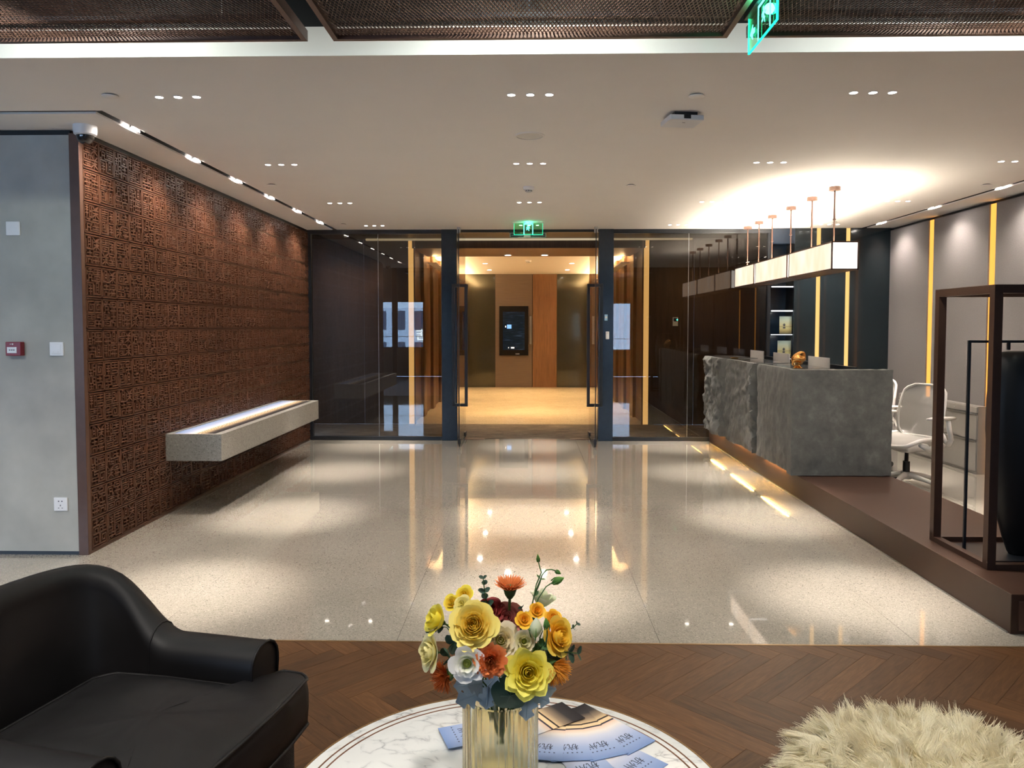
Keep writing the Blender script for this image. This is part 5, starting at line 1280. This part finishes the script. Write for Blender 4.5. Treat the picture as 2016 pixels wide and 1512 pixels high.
for px, py, Y, R, m, lb in ((916, 1173, 1.71, .019, 'lemon', 'topmost small yellow spray bloom on the armchair side'), (891, 1188, 1.70, .017, 'lemon', 'outermost small yellow spray bloom on the armchair side'), (912, 1192, 1.685, .019, 'pale', 'small yellow spray bloom just above the big yellow rose'),
                            (1031, 1222, 1.66, .018, 'gold', 'small golden ranunculus beside the gerbera stem'), (1056, 1204, 1.70, .017, 'gold', 'small golden spray bloom below the pale green lisianthus'), (1087, 1218, 1.68, .018, 'gold', 'small golden spray bloom above the golden rose')):
    rose('spray_bloom', lb, BQ(px, py, Y), (-0.3 if px < 950 else .2, -0.75, .7), R, m, GR, SM, seed=px)
# gerbera
g0 = BQ(1004, 1162, 1.735)
t = flower_root('orange_gerbera', 'orange gerbera standing tall on a bare green stem', 'flower', g0, (0.02, -0.10, 1), GR)
b = MB(); r = random.Random(5)
for ly, (n, L, up) in enumerate(((34, .037, .018), (34, .034, .024), (26, .026, .026))):
    for k in range(n):
        ph = 2 * PI * (k + r.random() * .6) / n; wd = .0032; Lk = L * r.uniform(.9, 1.06); rows = []
        for i in (-1, 0, 1):
            rows.append([((.008 + (Lk - .008) * v) * math.cos(ph) - i * wd * (1 - .8 * v * v) * math.sin(ph), (.008 + (Lk - .008) * v) * math.sin(ph) + i * wd * (1 - .8 * v * v) * math.cos(ph), up * (v ** .8) - .001 * abs(i) + r.uniform(0, .002)) for v in (0, .33, .66, 1)])
        b.grid(rows)
b.build('ray_petals', F['amber'] if False else F['orange'], t, local=True, smooth=180, kind='stuff')
MB().lathe([(0, -.020), (.006, -.019), (.012, -.010), (.016, .004), (.010, .010), (0, .012)], 16).build('calyx', F['stem'], t, smooth=60, local=True)
add_stem(t, 0.0032)
pincushion('rust_pincushion', 'rust red pincushion flower low on the armchair side', BQ(880, 1330, 1.63), (-0.85, -0.55, -0.1), 0.036, 'rust', GR)
pincushion('amber_pincushion', 'amber pincushion flower tipping toward the fur stool', BQ(1088, 1312, 1.63), (0.6, -0.6, -0.45), 0.036, 'amber', GR, cup=True)
rose('green_lisianthus', 'pale green white lisianthus rising behind the gerbera', BQ(1064, 1196, 1.76), (0.25, 0.1, 1), 0.030, 'greenwhite', GR, ((4, .35, 1.2, 0), (5, .65, 1.25, .10), (5, .85, 1.15, .3)), ruffle=.04, seed=12)
def bud(label, pos, face, R, L, m='bud', stempts=None):
    t = flower_root('lisianthus_bud', label, 'flower bud', pos, face, GR)
    for k in range(5):
        rows = []; ph0 = 2 * PI * k / 5
        for i in range(-2, 3):
            rows.append([(R * math.sin(PI * min(1, v * 1.02) * .92 + .12) * math.cos(ph0 + i * .36 + v * .9), R * math.sin(PI * min(1, v * 1.02) * .92 + .12) * math.sin(ph0 + i * .36 + v * .9), L * v) for v in [q / 8 for q in range(9)]])
        MB().grid(rows).build('petal', F[m], t, smooth=180, local=True)
    for k in range(4):
        a = k * PI / 2; MB().tube([(0.7 * R * math.cos(a), 0.7 * R * math.sin(a), 0), (1.1 * R * math.cos(a), 1.1 * R * math.sin(a), L * .35), (.9 * R * math.cos(a), .9 * R * math.sin(a), L * .62)], [.0014, .0012, .0004], 5).build('sepal', F['bud'], t, smooth=180, local=True)
    if stempts: MB().tube([t.location] + [Vector(p) for p in stempts], .0014, 6).build('stem', F['leaf'], t, smooth=180)
    else: add_stem(t, .0016, 'leaf')
    return t
bud('plump green bud arching over on a thin stem', BQ(1087, 1147, 1.72), (0.9, -0.2, 0.45), .008, .030, 'bud', [BQ(1075, 1155, 1.72), BQ(1060, 1178, 1.72), BQ(1052, 1200, 1.72), BQ(1046, 1235, 1.715), NECK])
bud('tiny tight bud at the very top of the bouquet', BQ(1060, 1106, 1.72), (-0.1, 0, 1), .0032, .018, 'bud', [BQ(1063, 1118, 1.72), BQ(1066, 1127, 1.72), BQ(1056, 1150, 1.72), BQ(1050, 1180, 1.72), BQ(1043, 1210, 1.715), NECK])
bud('small bud at the end of the high arching tendril', BQ(1094, 1124, 1.72), (0.8, 0, -0.45), .004, .014, 'bud', [BQ(1086, 1121, 1.72), BQ(1076, 1122, 1.72), BQ(1067, 1132, 1.72), BQ(1062, 1150, 1.72), BQ(1055, 1165, 1.72)])
bud('large pale green half open bud between the golden blooms', BQ(1054, 1256, 1.62), (0.05, -0.1, 1), .013, .046, 'greenwhite')
bud('slim green bud before the golden rose', BQ(1077, 1240, 1.615), (-0.1, -0.1, 1), .006, .027, 'bud')
# foliage
def leaf_mesh(L, Wd, cup=.15, fold=.12, round_=True, lobes=0, n=9):
    rows = []
    for i in range(-3, 4):
        u = i / 3; row = []
        for j in range(n + 1):
            v = j / n; w = math.sin(PI * min(1, v ** (.75 if round_ else .9))) ** (.55 if round_ else .9)
            if lobes: w *= 1 + .34 * math.sin(v * PI * lobes * 2 - .6)
            row.append((u * Wd / 2 * w, L * v, fold * Wd * abs(u) * w + cup * L * (v - v * v) * -1.0))
        rows.append(row)
    return MB().grid(rows)
def place_leaf(t, p, d, up, L, Wd, m, name='leaf', **kw):
    d = Vector(d).normalized(); x = d.cross(Vector(up)).normalized(); z = x.cross(d)
    mt = Matrix((x, d, z)).transposed().to_4x4(); mt.translation = Vector(p)
    return leaf_mesh(L, Wd, **kw).xf(mt).build(name, F[m], t, smooth=180)
def sprig(label, pts, n, Ls, m='eucalyptus', name='eucalyptus_sprig', start=.25, round_=True, root=True):
    pts = [Vector(p) for p in pts]; t = thing(name, label, 'foliage', pts[-1], group='foliage in the amber vase'); r = random.Random(int(pts[0].x * 1e4) + n)
    full = ([NECK] if root else []) + pts
    MB().tube(full, .0012, 6).build('stem', F['stem'], t, smooth=180)
    seg = [0]
    for i in range(1, len(pts)): seg.append(seg[-1] + (pts[i] - pts[i - 1]).length)
    for k in range(n):
        f = start + (1 - start) * k / max(1, n - 1); d = seg[-1] * f; i = max(j for j in range(len(seg)) if seg[j] <= d + 1e-9); i = min(i, len(pts) - 2)
        p = pts[i].lerp(pts[i + 1], (d - seg[i]) / max(1e-9, seg[i + 1] - seg[i])); ax = (pts[i + 1] - pts[i]).normalized()
        for s in (-1, 1):
            sd = ax.cross(Vector((math.cos(k * 1.57 + .4), -abs(math.sin(k * 1.57)) - .3, .3))).normalized() * s
            L = Ls * (1 - .45 * f) * r.uniform(.85, 1.15)
            place_leaf(t, p, sd + ax * .5 + Vector((0, -.15, 0)), ax + Vector((0, -.7, 0.1)), L, L * .9 if round_ else L * .4, m, round_=round_)
    return t
sprig('upright eucalyptus sprig beside the orange gerbera', [BQ(962, 1205, 1.73), BQ(957, 1180, 1.73), BQ(953, 1155, 1.73), BQ(951, 1138, 1.73)], 6, .022, start=.0)
sprig('eucalyptus sprig drooping at the armchair side of the bouquet', [BQ(880, 1235, 1.70), BQ(860, 1232, 1.69), BQ(846, 1240, 1.68), BQ(841, 1252, 1.68)], 4, .019, start=.2)
sprig('thin eucalyptus tip reaching out toward the fur stool', [BQ(1098, 1252, 1.70), BQ(1112, 1242, 1.70), BQ(1128, 1236, 1.70), BQ(1136, 1228, 1.70)], 4, .014, start=.2)
sprig('round leaved eucalyptus sprig low toward the fur stool', [BQ(1075, 1290, 1.66), BQ(1095, 1282, 1.65), BQ(1115, 1284, 1.65), BQ(1136, 1286, 1.65)], 5, .032, start=.05)
sprig('dark eucalyptus cluster between the pale rose and the white lisianthus', [BQ(905, 1262, 1.66), BQ(890, 1268, 1.64), BQ(880, 1280, 1.63), BQ(884, 1296, 1.63)], 4, .032, start=.0)
sprig('dark leaves behind the blush lisianthus', [BQ(1040, 1240, 1.70), BQ(1032, 1220, 1.71), BQ(1027, 1198, 1.72)], 3, .026, 'bigleaf', start=.1)
sprig('green leaves below the slim green bud', [BQ(1052, 1290, 1.64), BQ(1060, 1280, 1.63), BQ(1068, 1272, 1.625)], 2, .030, 'leaf', start=.2)
sprig('slender leaves on the tall bud stem', [BQ(1050, 1180, 1.72), BQ(1056, 1160, 1.72), BQ(1064, 1140, 1.72)], 2, .026, 'leaf', start=.15, round_=False, root=False)
sprig('dark leaves behind the golden rose', [BQ(1060, 1262, 1.70), BQ(1085, 1275, 1.69), BQ(1104, 1272, 1.69)], 3, .034, 'bigleaf', start=.1)
sprig('dark filling leaves around the orange carnation', [BQ(990, 1320, 1.66), BQ(985, 1300, 1.65), BQ(982, 1280, 1.65)], 4, .036, 'bigleaf', start=0)
sprig('dark filling leaves behind the white lisianthus', [BQ(945, 1330, 1.66), BQ(935, 1290, 1.66), BQ(925, 1270, 1.66)], 4, .036, 'bigleaf', start=0)
sprig('dark filling leaves low toward the fur stool', [BQ(1040, 1345, 1.67), BQ(1065, 1325, 1.66), BQ(1085, 1300, 1.66)], 4, .036, 'bigleaf', start=0)
for lb, p, tip, L, Wd in (('dusty blue leaf hanging lowest on the armchair side', (948, 1362, 1.635), (884, 1388, 1.60), .062, .040), ('dusty blue leaf over the vase rim below the carnation', (962, 1352, 1.625), (957, 1400, 1.60), .046, .034),
                          ('dusty blue leaf under the white lisianthus', (935, 1345, 1.625), (886, 1352, 1.60), .050, .034), ('dusty blue leaf between the carnation and the lemon rose', (960, 1350, 1.625), (988, 1318, 1.595), .046, .030),
                          ('pale dusty leaf directly beneath the white lisianthus', (950, 1346, 1.62), (918, 1352, 1.585), .045, .038), ('dusty blue leaf hanging down the vase under the lemon rose', (1040, 1362, 1.63), (1036, 1412, 1.605), .058, .036),
                          ('dusty blue leaf at the lower side toward the leaflets', (1042, 1360, 1.64), (1086, 1386, 1.615), .052, .038), ('dusty green leaf above the leaflets', (1050, 1350, 1.66), (1100, 1358, 1.64), .054, .038)):
    p0, p1 = BQ(*p), BQ(*tip); t = thing('dusty_miller_leaf', lb, 'leaf', p0, group='dusty blue leaves in the amber vase')
    place_leaf(t, p0, p1 - p0, Vector((0, -1, 0.35)), L, Wd, 'dusty', 'leaf_blade', cup=.12, fold=.10, lobes=3, n=24)
    MB().tube([p0, p0.lerp(NECK, .5) + Vector((0, 0, .005)), NECK - Vector((0, 0, .05))], .0016, 6).build('leaf_stalk', F['dusty'], t, smooth=180)
    d = (p1 - p0).normalized(); MB().tube([p0 + Vector((0, -.0012, 0)), p0 + d * L * .45 + Vector((0, -.0012, 0.0)) + Vector((0, .12 * L * .25 * 0, 0)), p0 + d * L * .9], [.0010, .0008, .0004], 5).build('midrib', F['dusty'], t, smooth=180)
p = BQ(1004, 1362, 1.61); t = thing('round_leaf', 'large dark round leaf hanging over the front of the vase', 'leaf', p, group='foliage in the amber vase')
rows = []
for i in range(7):
    rr = .040 * i / 6; rows.append([tuple(p + Vector((rr * (1 + .05 * math.sin(5 * a)) * math.cos(a), -.004 - .010 * (rr / .04) ** 2 * math.cos(2 * a) * .5 - .012 + .012 * (rr / .04), rr * (1 + .05 * math.sin(5 * a)) * math.sin(a) * .95))) for a in [2 * PI * k / 28 for k in range(28)]])
MB().grid([r_[::-1] for r_ in rows], cv=True).build('leaf_blade', F['bigleaf'], t, smooth=180)
for k in range(6):
    a = k * PI / 3 + .2; MB().tube([p + Vector((0, -.0185, 0)), p + Vector((.02 * math.cos(a), -.0125, .02 * math.sin(a)))], [.0007, .0003], 5).build('vein', F['eucalyptus'], t)
MB().tube([p + Vector((0, .002, 0)), p.lerp(NECK, .5), NECK - Vector((0, 0, .04))], .0016, 6).build('leaf_stalk', F['stem'], t, smooth=180)

# ================================================================== FUR STOOL
OX, OY, OR_, OZ = 1.055, 1.905, 0.372, 0.405
ft = thing('fur_stool', 'round cream long-haired fur stool', 'stool', (OX, OY, 0))
M['fur'] = petal_mat('cream_fleece', (0.62, 0.56, 0.40), (0.62, 0.56, 0.40), rough=0.8, trans=0.3)
def fur_mat():
    m, nt, b = new_mat('cream_long_hair'); n = node(nt, 'ShaderNodeTexNoise', i_Scale=9.0, i_Detail=5.0); link(nt, coords(nt), n.inputs['Vector'])
    c = ramp(nt, n.outputs['Fac'], [(0.3, (0.74, 0.66, 0.46)), (0.55, (0.88, 0.82, 0.63)), (0.75, (0.93, 0.89, 0.74))]); link(nt, c, b.inputs['Base Color']); b.inputs['Roughness'].default_value = 0.75
    tr = nt.nodes.new('ShaderNodeBsdfTranslucent'); link(nt, c, tr.inputs[0]); mx = nt.nodes.new('ShaderNodeMixShader'); mx.inputs[0].default_value = 0.35
    link(nt, b.outputs[0], mx.inputs[1]); link(nt, tr.outputs[0], mx.inputs[2]); link(nt, mx.outputs[0], nt.nodes['Material Output'].inputs[0]); return m
M['hair'] = fur_mat()
prof = [(0, OZ), (OR_ * .5, OZ - .004), (OR_ * .8, OZ - .022), (OR_ * .93, OZ - .05), (OR_, OZ - .11), (OR_ * .99, OZ - .2), (OR_ * .94, .06), (0, .06)]
MB().lathe(prof[::-1], 64, (OX, OY, 0)).build('seat_pad', M['hair'], ft, smooth=60)
for k in range(4):
    a = k * PI / 2 + .6; MB().cyl((OX + .22 * math.cos(a), OY + .22 * math.sin(a), 0), (OX + .22 * math.cos(a), OY + .22 * math.sin(a), .065), .016, 10).build('leg', M['brass'], ft)
def fur(n):
    s = rng.random(n); arc = []; tot = 0
    pr = np.array(prof[:7]); seg = np.linalg.norm(np.diff(pr, axis=0), axis=1); wts = seg * (pr[:-1, 0] + pr[1:, 0]) / 2
    wts[-1] *= 0.7; idx = rng.choice(len(seg), n, p=wts / wts.sum()); f = rng.random(n); f = np.where(idx == 0, np.sqrt(f), f)
    rz = pr[idx] + (pr[idx + 1] - pr[idx]) * f[:, None]; tg = (pr[idx + 1] - pr[idx]) / seg[idx][:, None]
    ph = rng.random(n) * 2 * PI; c, s_ = np.cos(ph), np.sin(ph)
    root = np.stack([OX + rz[:, 0] * c, OY + rz[:, 0] * s_, rz[:, 1]], 1)
    nr = np.stack([-tg[:, 1] * c, -tg[:, 1] * s_, tg[:, 0]], 1); down = np.stack([tg[:, 0] * c, tg[:, 0] * s_, tg[:, 1]], 1)
    # clumps: strands lean the way of their nearest lock
    m = 2200; ci = rng.integers(0, n, m); cr = root[ci]; cd = rng.normal(0, 1, (m, 3)) * 0.8
    best = np.zeros(n, int); bd = np.full(n, 9e9)
    for a in range(0, m, 100):
        d = ((root[:, None, :] - cr[None, a:a + 100, :]) ** 2).sum(2); k = d.argmin(1); dv = d[np.arange(n), k]; u = dv < bd; best[u] = a + k[u]; bd[u] = dv[u]
    L = rng.uniform(.028, .052, n); lean = cd[best] + rng.normal(0, .22, (n, 3)) + down * (0.35 + 0.5 * (rz[:, 0] / OR_)[:, None])
    pull = (cr[best] - root) * 0.42
    dirv = nr * 0.9 + lean * 0.62; dirv /= np.linalg.norm(dirv, axis=1)[:, None]
    pts = []
    for t in (0, .34, .68, 1.0):
        p = root + dirv * (L * t)[:, None] + lean * (L * t * t * .35)[:, None] + pull * (t ** 1.5); p[:, 2] -= L * t * t * .22; pts.append(p)
    side = np.cross(dirv, rng.normal(0, 1, (n, 3))); side /= np.linalg.norm(side, axis=1)[:, None] + 1e-9
    wd = [.0009, .0010, .0008, .0003]; V_ = np.zeros((n, 8, 3))
    for k in range(4): V_[:, 2 * k] = pts[k] - side * wd[k]; V_[:, 2 * k + 1] = pts[k] + side * wd[k]
    V_[:, :, 2] = np.maximum(V_[:, :, 2], 0.004)
    base = (np.arange(n) * 8)[:, None, None]; q = np.array([[0, 1, 3, 2], [2, 3, 5, 4], [4, 5, 7, 6]])[None]
    F_ = (base + q).reshape(-1, 4)
    me = bpy.data.meshes.new('long_hair'); me.vertices.add(n * 8); me.vertices.foreach_set('co', (V_.reshape(-1, 3) - np.array([OX, OY, 0])).ravel())
    me.loops.add(F_.size); me.loops.foreach_set('vertex_index', F_.ravel().astype(np.int32)); me.polygons.add(len(F_)); me.polygons.foreach_set('loop_start', (np.arange(len(F_)) * 4).astype(np.int32))
    me.update(calc_edges=True); me.materials.append(M['hair']); me.polygons.foreach_set('use_smooth', [True] * len(F_))
    o = bpy.data.objects.new('long_hair', me); C.objects.link(o); o.parent = ft; o['kind'] = 'stuff'
fur(85000)
